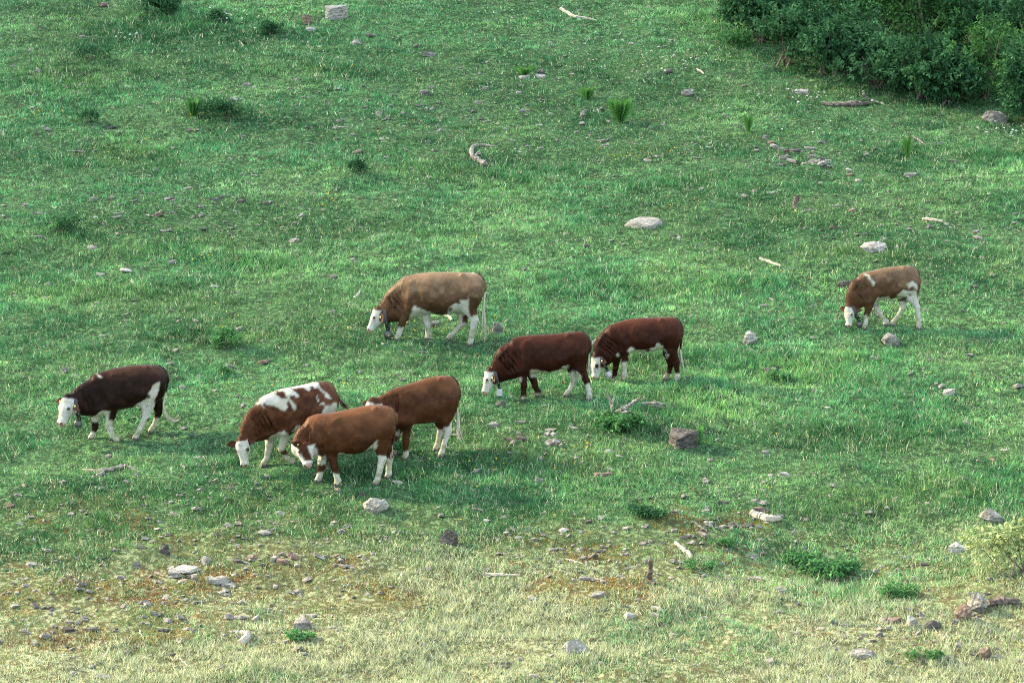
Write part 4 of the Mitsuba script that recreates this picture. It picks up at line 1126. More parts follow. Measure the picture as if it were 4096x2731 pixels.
def by_column(group, what, where):
    ks = sorted([(np.asarray(meshkit.WRITTEN[scene[q]['filename']][0])[:, 0].mean(), q) for q in labels if labels[q].get('group') == group])
    for n_, (_, q) in enumerate(ks):
        labels[q]['label'] = f"{'leftmost' if n_ == 0 else 'rightmost' if n_ == len(ks) - 1 else ORD[n_]} {what}{'' if n_ in (0, len(ks) - 1) else ' from the left'} {where}"


# stones scattered over the whole pasture: place, width in photograph pixels, colour
SC = '''433,1832,36 400,1904,46 504,1934,36 70,1990,42 36,2034,52b 238,2042,34d 281,2060,28 701,2060,34 922,1960,46d 850,1934,36d 570,2196,50d 298,1872,38d 684,2296,30 790,1836,44 808,1832,24 1056,2145,66 956,2478,70
53,2340,40d 102,2352,44 138,2370,30 270,2312,42d 136,2438,50d 191,2440,44d 255,2476,36 272,2536,60d 361,2532,66d 450,2524,46d 646,2530,58d 744,2524,36 98,2540,60 179,2560,58 140,2582,40 689,2624,44d 404,2722,80 280,2636,24d
2892,2020,48d 3031,2052,30 3123,2070,36 2834,2104,48 2921,2116,50d 3176,2132,28 2892,2186,40 3046,2200,26d 3007,2232,66 3379,2272,66 3499,2284,30 3562,2300,36 3596,2288,24 3702,2272,52d 3326,2406,34b 3600,2374,26b 3504,2432,46 3514,2552,40d 3205,2664,40d 2896,2470,34 2819,2474,34p 3948,2384,40d 3880,2380,30p 3800,2250,20
2354,2096,40d 2256,2130,44p 2133,2170,40 2076,2160,40 2207,2206,38 2252,2206,34 2158,2240,34d 2743,2160,52d 2808,2152,60 2894,2186,46 2395,2392,76 2133,2402,54 2174,2426,30 2526,2484,84p 2620,2472,40 2821,2476,32p 2694,2546,36 2182,2594,30 2088,2646,46 2133,2716,40 2915,2322,44 2700,2130,40 2990,2110,56d 2760,2180,44 2650,2180,34d
625,680,28 595,708,24p 797,704,34 1017,710,30 749,758,46 376,796,40 446,796,34 666,804,36p 963,812,44d 864,810,60 1065,826,40d 469,860,48 16,826,30 99,828,40 163,858,44 638,870,56b 772,874,26 1205,868,34 367,1000,48 1174,974,54 1158,1022,34 689,1056,52 504,1094,66p 402,1108,48 188,1146,36 564,1190,48 855,1152,40p 1339,1116,48 1193,1116,30 408,1350,42 950,1328,40 698,1408,40 427,1470,44d 261,1494,60 915,1472,48 1046,1460,52b 676,1462,44 302,1506,34 60,1186,26p 178,1196,32
285,82,32 164,116,30d 49,268,32 150,292,36 271,356,24 360,370,36d 126,436,32p 991,346,48 921,410,70 762,528,34d 440,520,46d 189,526,34 520,352,20p 570,424,24 590,428,14p 330,152,40 1043,425,26
1491,152,62d 1659,192,42d 1720,232,66 1182,326,32 1706,378,24p 1940,360,40 1914,414,40 1425,616,50b 1320,420,20p 1455,404,28 1460,436,30d 1615,508,20 1410,545,30 1340,560,26 1530,560,30
2094,450,46 2157,502,34p 2201,458,18p 2407,572,40 2415,588,34 2592,648,44 2912,472,22 2669,300,54d 2978,350,34b 2077,378,36p 2330,470,40 2340,452,34 2652,503,30 2720,485,18p 2490,165,20p 2700,230,34b 2320,110,34b 2640,195,24p 2680,165,30 2530,180,40
3647,712,66 3346,830,38 3407,850,34b 3339,922,50b 3219,922,26 3640,922,26 3920,960,50 3813,650,52 3395,686,36p 3436,728,34p 4063,860,32 3089,1206,34 3249,1226,26 3050,1230,40 3905,935,40 3700,995,24 3500,1050,30 3845,1125,24 3400,705,40b 3700,715,26 3720,1040,22 3020,770,34 3090,776,30p 2980,790,34 3760,580,40 3625,552,30 3560,572,34d
3499,1440,42p 3263,1568,30 3311,1636,26p 3822,1730,30 4073,1560,64 3972,1846,30b 3060,1814,36 3147,1910,50p 3084,1906,34 3055,1962,30 2830,1740,30d 3640,1500,30 3830,1750,16 3570,1526,30d 3120,1680,26
1971,1712,56 2201,1730,52 2034,1770,40b 2300,1718,40 2090,1768,60d 2210,1786,66 2480,1832,36 2330,1858,34 2500,1760,30 2775,1735,30 3020,2010,44 2700,2050,50d 2560,2000,30 1905,1895,46 1590,1940,60 1450,1985,34d 1690,2140,30 1330,2100,36 1120,2062,46 1100,2100,40b 1345,2230,40b 1400,2275,46 1180,2190,26 1950,2090,44p'''
CN = {'g': 'grey', 'p': 'pale', 'd': 'dark', 'b': 'brown'}
LAND = [(440, 1600, 'the leftmost cow'), (1140, 1650, 'the spotted cow'), (1400, 1780, 'the nearest cow'), (1720, 1640, 'the cow with the white poll'), (1700, 1230, 'the large tan cow'), (2150, 1460, 'the cow with the square bell'),
        (3520, 1190, 'the lone cow'), (2569, 890, 'the large pale slab'), (1501, 2025, 'the large whitish boulder'), (1797, 2155, 'the dark wedge shaped stone'), (2743, 1770, 'the dark square block'), (2480, 1650, 'the twiggy dead branch'),
        (2482, 460, 'the largest fern'), (1910, 630, 'the hook shaped driftwood'), (1344, 60, 'the pale square block'), (655, 40, 'the dark top bush'), (775, 440, 'the upper left fern'), (3380, 424, 'the dark split log'), (3500, 990, 'the rounded grey boulder'),
        (3180, 640, 'the loose pile of slates'), (2997, 1360, 'the lumpy pale stone'), (1201, 2500, 'the broad overhanging stone'), (2302, 2600, 'the pale wedge shaped stone'), (2610, 2290, 'the bent sapling'), (3970, 2070, 'the tilted grey slab'),
        (3860, 2460, 'the brown sloping block'), (780, 2310, 'the lower left flat rocks'), (970, 2560, 'the white crooked driftwood'), (3450, 2640, 'the long flat slate'), (905, 1360, 'the small round bush'), (3060, 2070, 'the pale knotted driftwood')]
ORD = ['', 'second', 'third', 'fourth', 'fifth', 'sixth', 'seventh', 'eighth', 'ninth', 'tenth', 'eleventh', 'twelfth', 'thirteenth', 'fourteenth', 'fifteenth', 'sixteenth', 'seventeenth']
SEEN = []


def tell_apart(recs):
    """labels for look-alikes: by the landmark they lie nearest to, the side, and the order going outward"""
    sect = {}
    for k_, x_, y_, what in recs:
        ds = [math.hypot(x_ - a, y_ - b) for a, b, _ in LAND]
        i = int(np.argmin(ds))
        dx, dy = x_ - LAND[i][0], y_ - LAND[i][1]
        side = ('right of' if dx > 0 else 'left of') if abs(dx) > abs(dy) else ('below' if dy > 0 else 'above')
        sect.setdefault((what, LAND[i][2], side), []).append((ds[i], k_))
    for (what, land, side), lst in sect.items():
        for n_, (_, k_) in enumerate(sorted(lst)):
            if len(lst) == 1:
                labels[k_]['label'] = f'{what} {side} {land}'
            elif n_ == 0:
                labels[k_]['label'] = f'{what} {side} {land}, the closest one to it'
            else:
                labels[k_]['label'] = f'{ORD[n_]} {what} {side} {land}, counting outward'


for tok in SC.split():
    x_, y_, w_ = tok.split(',')
    m_ = w_[-1] if w_[-1] in 'pdb' else 'g'
    w_ = float(w_.rstrip('pdb'))
    r_ = np.random.default_rng(int(x_) * 3 + int(y_))
    kk = stone(float(x_), float(y_), w_ * 1.02, w_ * r_.uniform(0.26, 0.40), m_, ['slab', 'slab', 'slab', 'round'][r_.integers(4)], sink=0.42, tilt=(r_.normal(-4, 8), r_.normal(0, 10)),
          label=f'small {CN[m_]} stone half sunk in the grass, one of many scattered about', group=f'small {CN[m_]} stones scattered over the pasture')
    SEEN.append((kk, float(x_), float(y_), f'small {CN[m_]} stone'))
tell_apart(SEEN)
by_column('slates in the loose pile on the upper right', 'slate', 'in the loose pile on the upper right')
by_column('flat rocks breaking through the mossy ground on the lower left', 'flat rock', 'in the mossy ground on the lower left')
print('stones', sum(k.startswith('stone') for k in scene))
# chips too small to pick apart
rc = np.random.default_rng(99)
CV, CF = [], []
protos = [stone_mesh(900 + i, 1, 0.7, 0.35, ['slab', 'block'][i % 2]) for i in range(8)]
no = 0
tries = 0
while len(CV) < 2600 and tries < 60000:
    tries += 1
    yy = 44 + 48 * rc.random()
    xx = (rc.random() * 2 - 1) * yy * 0.18
    if rc.random() > 0.10 + 0.9 * float(spotmap(STONY, np.array([xx]), np.array([yy]))[0]):
        continue
    if rc.random() > (48 / yy) ** 1.5:
        continue
    m = protos[rc.integers(8)]
    s_ = 0.05 + 0.09 * rc.random() ** 2
    an = rc.random() * 6.28
    R = trimesh.transformations.euler_matrix(rc.normal(0, .25) + .2, rc.normal(0, .25), an)[:3, :3]
    v = (np.array(m.vertices) * s_) @ R.T + [xx, yy, gz(xx, yy) + 0.025 * rc.random()]
    CV.append(v); CF.append(np.array(m.faces) + no); no += len(v)
k = add('stone_chips', (np.vstack(CV), np.vstack(CF)), 'mat_stone_grey')
tag(k, 'small grey chips of slate lying between the grass', 'stone chips', kind='stuff')

# ------------------------------------------------------------------ fallen wood
def along(pts, rad, lift=0.8, n=None, seed=0, wig=0.0, up=None):
    """photograph pixels -> a branch lying along the ground; rad in metres per point; up: heights above the ground"""
    g = np.array([at(*p) for p in pts])
    g[:, 2] += np.asarray(rad) * lift
    if up is not None:
        # lifted ends stay over the pixel they were read from
        for i, u in enumerate(up):
            q = at(pts[i][0], pts[i][1] + u * scale_at(g[i]))
            g[i] = q + [0, 0, u + rad[i] * lift]
    n = n or max(5 * len(pts), 8)
    r = np.random.default_rng(seed)
    s = spline(g, n)
    s += r.normal(0, 1, s.shape) * wig
    rr = np.interp(np.linspace(0, 1, n), np.linspace(0, 1, len(pts)), rad) * (0.85 + 0.35 * r.random(n))
    return tube(s, rr, 7)


def wood(name, pts, rad, mat, label, cat_, group=None, forks=(), up=None, seed=0):
    k = root(name)
    add('stem' if forks else 'limb', along(pts, rad, seed=seed, wig=0.006, up=up), mat, k, 40)
    for fpts, frad, fup in forks:
        add('twig', along(fpts, frad, seed=len(fpts) + int(fpts[0][0]), wig=0.004, up=fup), mat, k, 40)
    tag(k, label, cat_, group)
    return k


STK = []
wood('fallen_branch', [(2244, 42), (2270, 58), (2300, 74), (2345, 80), (2385, 84)], [.045, .05, .045, .04, .015], 'mat_pale_wood', 'bare pale branch lying at the top edge, bent in the middle', 'branch')
wood('fallen_branch', [(1940, 668), (1915, 650), (1889, 632), (1886, 608), (1896, 592), (1930, 586), (1985, 588)], [.07, .065, .055, .05, .045, .035, .015], 'mat_wood', 'crooked grey driftwood curved like a hook, in the middle of the upper pasture', 'branch',
     forks=[([(1906, 652), (1904, 628), (1922, 606)], [.04, .032, .02], (0, .1, .2))])
wood('fallen_log', [(3286, 422), (3345, 426), (3420, 426), (3446, 422)], [.05, .06, .075, .05], 'mat_bark', 'dark split log lying below the bushes', 'log', forks=[([(3430, 424), (3478, 418)], [.05, .04], None)])
wood('fallen_branch', [(3450, 370), (3462, 392), (3490, 408), (3548, 424)], [.03, .032, .03, .012], 'mat_wood', 'thin bent branch leaning out of the bushes', 'branch', up=(.35, .2, .05, 0))
wood('stick', [(3040, 1040), (3075, 1052), (3122, 1070)], [.032, .036, .03], 'mat_pale_wood', 'straight pale stick lying above and left of the lone cow', 'stick')
wood('dead_branch', [(2422, 1682), (2453, 1664), (2484, 1652), (2508, 1635), (2536, 1615), (2550, 1601)], [.038, .048, .046, .04, .034, .022], 'mat_wood', 'dead grey branch with many bare twigs lying below the dark red cows', 'branch', up=(0, .1, .15, .15, .2, .3),
     forks=[([(2453, 1664), (2506, 1653), (2562, 1661), (2600, 1680)], [.03, .024, .018, .008], (.1, .25, .2, .05)), ([(2460, 1666), (2494, 1669), (2510, 1688), (2566, 1697)], [.028, .022, .018, .008], (.1, .15, .1, .02)),
            ([(2453, 1656), (2441, 1606), (2412, 1562)], [.028, .02, .008], (.2, .5, .75)), ([(2497, 1654), (2488, 1632), (2482, 1648)], [.026, .02, .01], (.15, .3, .2)), ([(2538, 1612), (2556, 1597), (2572, 1582)], [.024, .016, .008], (.2, .35, .45)),
            ([(2535, 1610), (2544, 1600), (2553, 1590)], [.02, .014, .006], (.2, .3, .4)), ([(2422, 1682), (2412, 1692), (2404, 1702)], [.024, .018, .012], (0, .02, 0)), ([(2444, 1655), (2424, 1646), (2392, 1672)], [.016, .012, .005], (.15, .25, .1)),
            ([(2448, 1630), (2458, 1590), (2475, 1625), (2485, 1640)], [.012, .010, .010, .006], (.4, .5, .3, .2)), ([(2455, 1660), (2440, 1618), (2438, 1600)], [.016, .012, .006], (.15, .35, .45)), ([(2570, 1662), (2580, 1655), (2592, 1650)], [.010, .008, .004], (.15, .2, .25))])
wood('dead_branch', [(2568, 1618), (2618, 1615), (2653, 1622), (2666, 1631), (2678, 1634)], [.022, .026, .022, .018, .008], 'mat_wood', 'forked bare branch lying right of the larger dead branch', 'branch', up=(.1, .2, .15, .08, .02),
     forks=[([(2609, 1630), (2620, 1625), (2640, 1634), (2662, 1640)], [.018, .02, .018, .01], (.05, .1, .08, .02))])
wood('fallen_branch', [(330, 1882), (408, 1886), (459, 1880), (502, 1871), (535, 1882), (561, 1888)], [.02, .032, .036, .034, .022, .01], 'mat_wood', 'long grey branch lying below the leftmost cow', 'branch', forks=[([(500, 1870), (503, 1863), (512, 1858)], [.02, .016, .008], (0, .06, .1))])
wood('fallen_branch', [(960, 2585), (982, 2567), (990, 2547), (965, 2535), (930, 2527)], [.055, .06, .05, .03, .012], 'mat_pale_wood', 'white crooked driftwood in the dry grass at the lower left', 'branch')
for i, (pts, rd, mt) in enumerate([([(1941, 2301), (2010, 2304), (2076, 2305)], .028, 'p'), ([(2317, 2321), (2370, 2324), (2424, 2329)], .035, 'w'), ([(2702, 2176), (2728, 2200), (2759, 2224), (2762, 2236)], .034, 'p'), ([(2608, 2436), (2635, 2444), (2661, 2452)], .036, 'p'),
                                   ([(1762, 1262), (1787, 1268), (1808, 1284)], .04, 'p'), ([(1718, 1306), (1738, 1300), (1756, 1295)], .045, 'w'), ([(1418, 1194), (1432, 1184), (1440, 1166)], .028, 'p'), ([(3690, 882), (3730, 885), (3772, 890)], .04, 'p'), ([(3206, 856), (3230, 848), (3257, 840)], .025, 'w'),
                                   ([(3654, 553), (3680, 568), (3706, 588)], .028, 'w'), ([(2787, 280), (2800, 288), (2816, 298)], .028, 'p'), ([(2265, 2240), (2300, 2248), (2330, 2256)], .02, 'p'), ([(130, 948), (170, 952), (190, 960)], .02, 'w'), ([(640, 1048), (670, 1040), (695, 1030)], .018, 'w'), ([(606, 1046), (615, 1040), (626, 1032)], .018, 'w'),
                                   ([(528, 1122), (530, 1132), (533, 1140)], .02, 'p'), ([(1300, 1250), (1330, 1254), (1365, 1262)], .018, 'w'), ([(1640, 1140), (1655, 1145), (1665, 1150)], .02, 'p'), ([(2160, 1630), (2190, 1622), (2240, 1610)], .014, 'w'), ([(500, 350), (512, 352), (525, 350)], .03, 'p'), ([(310, 345), (330, 338), (340, 330)], .03, 'w'), ([(955, 168), (965, 176), (975, 190)], .02, 'p'),
                                   ([(400, 84), (420, 87), (445, 88)], .02, 'w'), ([(88, 345), (110, 344), (135, 346)], .02, 'w'), ([(1335, 508), (1360, 512), (1395, 508)], .018, 'p'), ([(1240, 644), (1255, 648), (1275, 648)], .024, 'p'), ([(2770, 2090), (2800, 2110), (2830, 2130)], .02, 'w'), ([(620, 2290), (640, 2300), (660, 2310)], .02, 'w'), ([(706, 2625), (730, 2645), (762, 2672)], .012, 'p'), ([(560, 2520), (565, 2540), (570, 2550)], .012, 'p')]):
    kk = wood('stick', pts, [rd] + [rd * 1.1] * (len(pts) - 2) + [rd * 0.6], 'mat_pale_wood' if mt == 'p' else 'mat_wood', f'{"pale" if mt == "p" else "grey"} weathered stick lying in the grass, one of several scattered about', 'stick', f'{"pale" if mt == "p" else "grey"} sticks scattered over the pasture', seed=i)
    STK.append((kk, pts[len(pts) // 2][0], pts[len(pts) // 2][1], f'{"pale" if mt == "p" else "grey"} weathered stick'))
tell_apart(STK)
wood('fallen_log', [(3957, 2424), (4010, 2414), (4074, 2416)], [.06, .07, .05], 'mat_bark', 'reddish brown rotten log above the grey slate at the lower right', 'log')
wood('driftwood', [(3006, 2060), (3040, 2078), (3080, 2088), (3120, 2080)], [.06, .075, .07, .04], 'mat_pale_wood', 'pale knotted driftwood in front of the reddish flat stone', 'driftwood')
wood('stump', [(3188, 792), (3184, 812), (3176, 842)], [.06, .065, .05], 'mat_bark', 'dark broken stump stick standing in the pasture on the upper right', 'stump', up=(.25, .14, 0))
wood('dead_sapling', [(2620, 2342), (2598, 2318), (2600, 2296), (2604, 2240)], [.04, .045, .04, .03], 'mat_bark', 'bent dark sapling stem rising from the stony ground at the bottom', 'sapling', up=(0, .06, .25, .55))
# ------------------------------------------------------------------ bushes, ferns and weeds
def leaf_cloud(cen, nrm, length, width, col, seed, droop=0.35):
    """kite shaped leaves: cen (n,3) their stalks, nrm (n,3) the way they point"""
    r = np.random.default_rng(seed)
    n = len(cen)
    d = nrm + r.normal(0, 0.35, (n, 3)); d[:, 2] -= droop
    d /= np.linalg.norm(d, axis=1, keepdims=True) + 1e-9
    s = np.cross(d, np.array([0, 0, 1.0]) + r.normal(0, 0.45, (n, 3))); s /= np.linalg.norm(s, axis=1, keepdims=True) + 1e-9
    u = np.cross(s, d)
    L = (length * r.uniform(0.7, 1.25, n))[:, None]; Wd = L * width / length * 0.5
    m = cen + d * L * 0.45 + u * L * 0.06
    v = np.stack([cen, m - s * Wd, m + s * Wd, cen + d * L - u * L * 0.08], 1).reshape(-1, 3)
    q = 4 * np.arange(n)[:, None]
    f = np.vstack([q + [0, 1, 2], q + [1, 3, 2]])
    return v, f, np.repeat(col, 4, 0)


def bush(name, px, py, wpx, hpx, label, cat_='bush', n=5200, leaf=(0.13, 0.055), pal=((0.030, 0.090, 0.035), (0.055, 0.145, 0.050), (0.090, 0.215, 0.075)), seed=0, group=None, depth=0.8, lean=0.0, base=None, stems=6, sparse=0.0, pinnate=True):
    """foot and apparent size in photograph pixels; crown of sprays carried by bent stems"""
    r = np.random.default_rng(seed)
    p = at(px, py) if base is None else np.array(base, float)
    S = scale_at(p)
    w, h = wpx / S, hpx / S
    k = root(name)
    p = p + [0, w * depth * 0.30, 0]
    p[2] = gz(p[0], p[1])
    # sprays: points on and inside a lumpy crown
    nl = 12
    lumps = np.stack([r.uniform(-0.36, 0.36, nl) * w, r.uniform(-0.36, 0.36, nl) * w * depth, h * r.uniform(0.25, 0.80, nl)], 1)
    lr = np.stack([w * r.uniform(0.15, 0.27, nl), w * depth * r.uniform(0.15, 0.27, nl), h * r.uniform(0.13, 0.24, nl)], 1)
    for i in range(stems):
        t = lumps[i % nl]
        s0 = np.array([r.normal() * w * 0.07, r.normal() * w * 0.06, -0.08])
        mid = s0 * 0.4 + t * 0.5 + [0, 0, h * 0.05]
        sm = tube(spline(np.array([s0, mid, t + [0, 0, lr[i % nl][2] * 0.5]]) + p, 9), np.interp(np.linspace(0, 1, 9), [0, 1], [0.032, 0.010]) * max(h, 0.8) * 0.55, 6)
        add('stem', sm, 'mat_bark', k, 40)
    ns = n // (9 if pinnate else 4)
    li = r.integers(nl, size=ns)
    u = r.normal(size=(ns, 3)); u /= np.linalg.norm(u, axis=1, keepdims=True)
    rad = r.random(ns) ** 0.33
    rad = np.where(r.random(ns) < 0.6, 0.82 + 0.25 * r.random(ns), rad)
    c = lumps[li] + u * lr[li] * rad[:, None]
    c += (meshkit.fbm(c * 2.5 + seed, 2, 9)[:, None] - 0.5) * u * 0.35 * h * 0.5
    ok = c[:, 2] > 0.06 * h
    ok &= meshkit.fbm(c * 2.2 / max(h, .6) * 1.6 + 5 * seed, 2, 4) > 0.405 + sparse
    c, u = c[ok], u[ok]
    out = u * [1, 1, 0.6] + [0, 0, 0.35]
    tone = r.random(len(c))
    per = 9 if pinnate else 4
    C3, N3, T3 = [], [], []
    ax = out / np.linalg.norm(out, axis=1, keepdims=True)
    sd = np.cross(ax, r.normal(size=ax.shape)); sd /= np.linalg.norm(sd, axis=1, keepdims=True) + 1e-9
    for j in range(per):
        t = (j // 2 + 1) / (per / 2) if pinnate else r.random()
        sg = 1 if j % 2 else -1
        stalk = leaf[0] * (1.9 if pinnate else 0.8)
        C3.append(c + ax * (stalk * t)[..., None] if np.ndim(t) else c + ax * stalk * t)
        N3.append(ax * (0.55 if j < per - 1 else 1) + sd * sg * (0.85 if j < per - 1 else 0))
        T3.append(tone)
    C3, N3, T3 = np.vstack(C3), np.vstack(N3), np.concatenate(T3)
    # young shoots are yellower; a clump's tone follows the shoot it grows on
    g = np.clip(T3 * 0.55 + 0.9 * (meshkit.fbm(C3 * 1.4 + seed * 3, 2, 7) - 0.28), 0, 1)
    A = np.array(pal)
    col = np.where((g < 0.5)[:, None], A[0] + (A[1] - A[0]) * (g * 2)[:, None], A[1] + (A[2] - A[1]) * (g * 2 - 1)[:, None])
    col = col * r.uniform(0.75, 1.25, (len(col), 1))
    v, f, cc = leaf_cloud(C3, N3, leaf[0], leaf[1], col, seed + 1)
    v = v + p
    if lean:
        v[:, 0] += lean * (v[:, 2] - p[2])
    add('crown', (v, f), 'mat_leaf', k, False, cc)
    tag(k, label, cat_, group)
    return len(f)


tot = 0
PALD = ((0.022, 0.070, 0.034), (0.052, 0.145, 0.066), (0.110, 0.26, 0.125))
PALB = ((0.026, 0.082, 0.030), (0.062, 0.170, 0.056), (0.135, 0.31, 0.100))
HEDGE = [  # foot in photograph pixels, width, height
    (3040, 190, 260, 260, PALD, 'bluish green bush at the left end of the thicket'),
    (3150, 275, 280, 270, PALD, 'rounded dark bush second from the left along the front of the thicket'),
    (3330, 345, 300, 290, PALD, 'broad bush in the front of the thicket above the pale long stone'),
    (3520, 375, 300, 300, PALD, 'dense bush in the front of the thicket above the split log'),
    (3700, 420, 300, 270, PALD, 'low dark bush in the front of the thicket, left of the big grey stone'),
    (3800, 440, 230, 210, PALD, 'low bush at the foot of the thicket just left of the big grey stone'),
    (4130, 500, 170, 300, PALD, 'dark bush on the right edge beside the big grey stone'),
    (3960, 425, 330, 330, PALB, 'bright green bush at the right of the thicket above the big grey stone'),
    (3110, 120, 320, 280, PALD, 'bush behind the left end of the thicket'),
    (3310, 180, 360, 330, PALB, 'bright topped bush in the middle of the thicket at the top edge'),
    (3520, 225, 380, 380, PALB, 'tall bright green bush in the middle of the thicket'),
    (3740, 255, 380, 420, PALB, 'tall bush with light green top right of the middle of the thicket'),
    (3960, 240, 340, 420, PALD, 'tall dark bush at the back right of the thicket'),
    (4150, 330, 300, 420, PALD, 'tall dark bush cut off by the right edge of the picture'),
    (3420, 75, 420, 300, PALD, 'dark bush at the back of the thicket left of centre'),
    (3700, 110, 420, 300, PALD, 'dark bush at the back of the thicket right of centre'),
    (4000, 100, 420, 300, PALD, 'dark bush at the very back in the upper right corner'),
]
for i, (px, py, w, h, pl, lb) in enumerate(HEDGE):
    tot += bush('bush', px, py, w, h, lb, n=7400, pal=pl, seed=100 + i, depth=0.85, stems=7, leaf=(0.13, 0.055))
# bare dead twigs in the thicket on the right
for j, (px, py, hpx, lb) in enumerate([(4010, 300, 190, 'tangle of bare grey twigs inside the thicket near the right edge'), (3760, 330, 120, 'bare grey stems showing in the dark gap of the thicket')]):
    k = root('bare_shrub')
    rr = np.random.default_rng(300 + j)
    p = at(px, py); p[1] -= 0.5; p[2] = gz(p[0], p[1])
    hh = hpx / scale_at(p)
    for _ in range(12):
        e = p + [rr.normal() * 0.55 * hh, rr.normal() * 0.3 * hh, hh * rr.uniform(0.6, 1.1)]
        m = (p + e) / 2 + rr.normal(0, 0.10, 3) * hh
        add('twig', tube(spline([p + rr.normal(0, .06, 3) * [1, 1, 0] - [0, 0, .05], m, e], 9), np.linspace(0.018, 0.006, 9), 5), 'mat_wood', k, 40)
    tag(k, lb, 'shrub')
PALG = ((0.050, 0.150, 0.055), (0.090, 0.240, 0.090), (0.150, 0.350, 0.150))
SMALL = [
    (655, 75, 170, 90, 'dark leafy bush at the top edge on the left', 2600, (0.10, 0.05), PALD), (860, 100, 100, 55, 'low dark bush right of the bush at the top left edge', 1400, (0.09, 0.04), PALD), (1080, 150, 110, 50, 'low dark clump left of the reddish upright block', 1200, (0.08, 0.035), PALD),
    (905, 1400, 110, 84, 'small round dark green bush above the spotted cow', 1800, (0.06, 0.03), PALG), (900, 490, 190, 80, 'loose low bush right of the fern on the left', 1900, (0.08, 0.035), PALD), (2480, 1742, 180, 62, 'leafy weed clump growing under the dead branch', 1600, (0.09, 0.05), PALG),
    (2925, 195, 150, 70, 'low weedy bush at the left foot of the thicket', 1800, (0.08, 0.035), PALG), (240, 940, 190, 70, 'low dark weed patch at the left edge of the pasture', 1500, (0.07, 0.03), PALD), (340, 500, 90, 50, 'small dark weed clump on the upper left', 800, (0.07, 0.03), PALD), (370, 255, 160, 60, 'dark weed clump near the upper left corner', 1200, (0.07, 0.03), PALD),
    (900, 1500, 60, 34, 'little bright weed left of the brown cow with white poll', 500, (0.05, 0.025), PALG), (1590, 1830, 80, 50, 'leafy weed under the belly of the nearest cow', 500, (0.08, 0.035), PALG), (3110, 1530, 90, 44, 'small weed below the lumpy pale stone', 700, (0.06, 0.03), PALG), (2590, 2085, 150, 46, 'low green weed in the stony ground at lower middle', 1100, (0.06, 0.03), PALD),
    (3330, 2330, 230, 70, 'bright green weed patch in the hollow at the lower right', 1800, (0.07, 0.04), PALG), (3200, 2270, 150, 50, 'weed patch left of the bright hollow at the lower right', 1000, (0.06, 0.03), PALG), (2800, 2300, 160, 50, 'bushy green weed right of the bent sapling', 1200, (0.05, 0.02), PALG), (2890, 2200, 80, 40, 'small ferny weed in front of a grey stone at lower right', 600, (0.05, 0.02), PALG),
    (1440, 700, 90, 60, 'leafy green weed left of the hook shaped driftwood', 800, (0.07, 0.035), PALD), (3600, 2400, 140, 50, 'green weed patch left of the sunlit bush', 900, (0.06, 0.03), PALG), (3700, 2660, 150, 46, 'low sunlit weed at the bottom right', 900, (0.05, 0.025), PALG), (1200, 2570, 120, 40, 'green weed in front of the broad grey stone at the lower left', 700, (0.05, 0.025), PALG),
]
for i, (px, py, w, h, lb, n, lf, pl) in enumerate(SMALL):
    tot += bush('weed' if h < 80 else 'bush', px, py, w, h, lb, 'weed' if h < 80 else 'bush', n=n, pal=pl, seed=200 + i, depth=0.7, stems=4, leaf=lf, pinnate=False)
# the pale willow bush that reaches in from the right, sunlight painted into its leaf colours
PALW = ((0.22, 0.31, 0.13), (0.34, 0.42, 0.21), (0.48, 0.54, 0.32))
tot += bush('willow_bush', 4090, 2330, 460, 220, 'pale leaved bush reaching in from the right edge, painted sunlight on its leaves', 'bush', n=3600, leaf=(0.085, 0.042), pal=PALW, seed=260, depth=0.5, stems=8, sparse=-0.02, pinnate=False)
print('bush tris', tot)


def fern(px, py, wpx, hpx, label, seed, nf=14):
    r = np.random.default_rng(seed)
    p = at(px, py)
    S = scale_at(p)
    h, w = hpx / S * 1.05, wpx / S
    k = root('fern')
    for i in range(nf):
        an = 2 * np.pi * (i + r.random() * 0.7) / nf
        out = np.array([np.cos(an), np.sin(an) * 0.8, 0]) * w * 0.5 * r.uniform(0.45, 1.05)
        hh = h * r.uniform(0.75, 1.05)
        t = np.linspace(0, 1, 15)[:, None]
        rach = p + out * t ** 1.5 + np.array([0, 0, 1.0]) * hh * (1.25 * t - 0.27 * t ** 2.4) + [0, 0, -0.03]
        tan = np.gradient(rach, axis=0); tan /= np.linalg.norm(tan, axis=1, keepdims=True)
        side = np.cross(tan, [np.cos(an + 1.2), np.sin(an + 1.2), 0.3]); side /= np.linalg.norm(side, axis=1, keepdims=True) + 1e-9
        V, Fc = [], []
        for j in range(2, 15):
            ln = min(h * 0.22, max(w * 0.22, 0.05)) * math.sin(math.pi * min(1, 0.15 + 0.85 * j / 15) ** 1.1) + 0.01
            for sg in (-1, 1):
                a, b = rach[j], rach[j] - tan[j] * 0.035
                tip = rach[j] + side[j] * sg * ln + tan[j] * ln * 0.35
                q = len(V)
                V += [a, b, tip, (a + tip) / 2 + tan[j] * 0.018]
                Fc += [[q, q + 1, q + 2], [q, q + 2, q + 3]]
        q = len(V)
        V += list(rach - side * 0.006) + list(rach + side * 0.006)
        for j in range(14):
            Fc += [[q + j, q + j + 1, q + 15 + j + 1], [q + j, q + 15 + j + 1, q + 15 + j]]
        col = np.array([[0.085, 0.225, 0.060]]) * r.uniform(0.75, 1.3) * np.ones((len(V), 1))
        add('frond', (np.array(V), np.array(Fc)), 'mat_leaf', k, False, col)
    tag(k, label, 'fern')


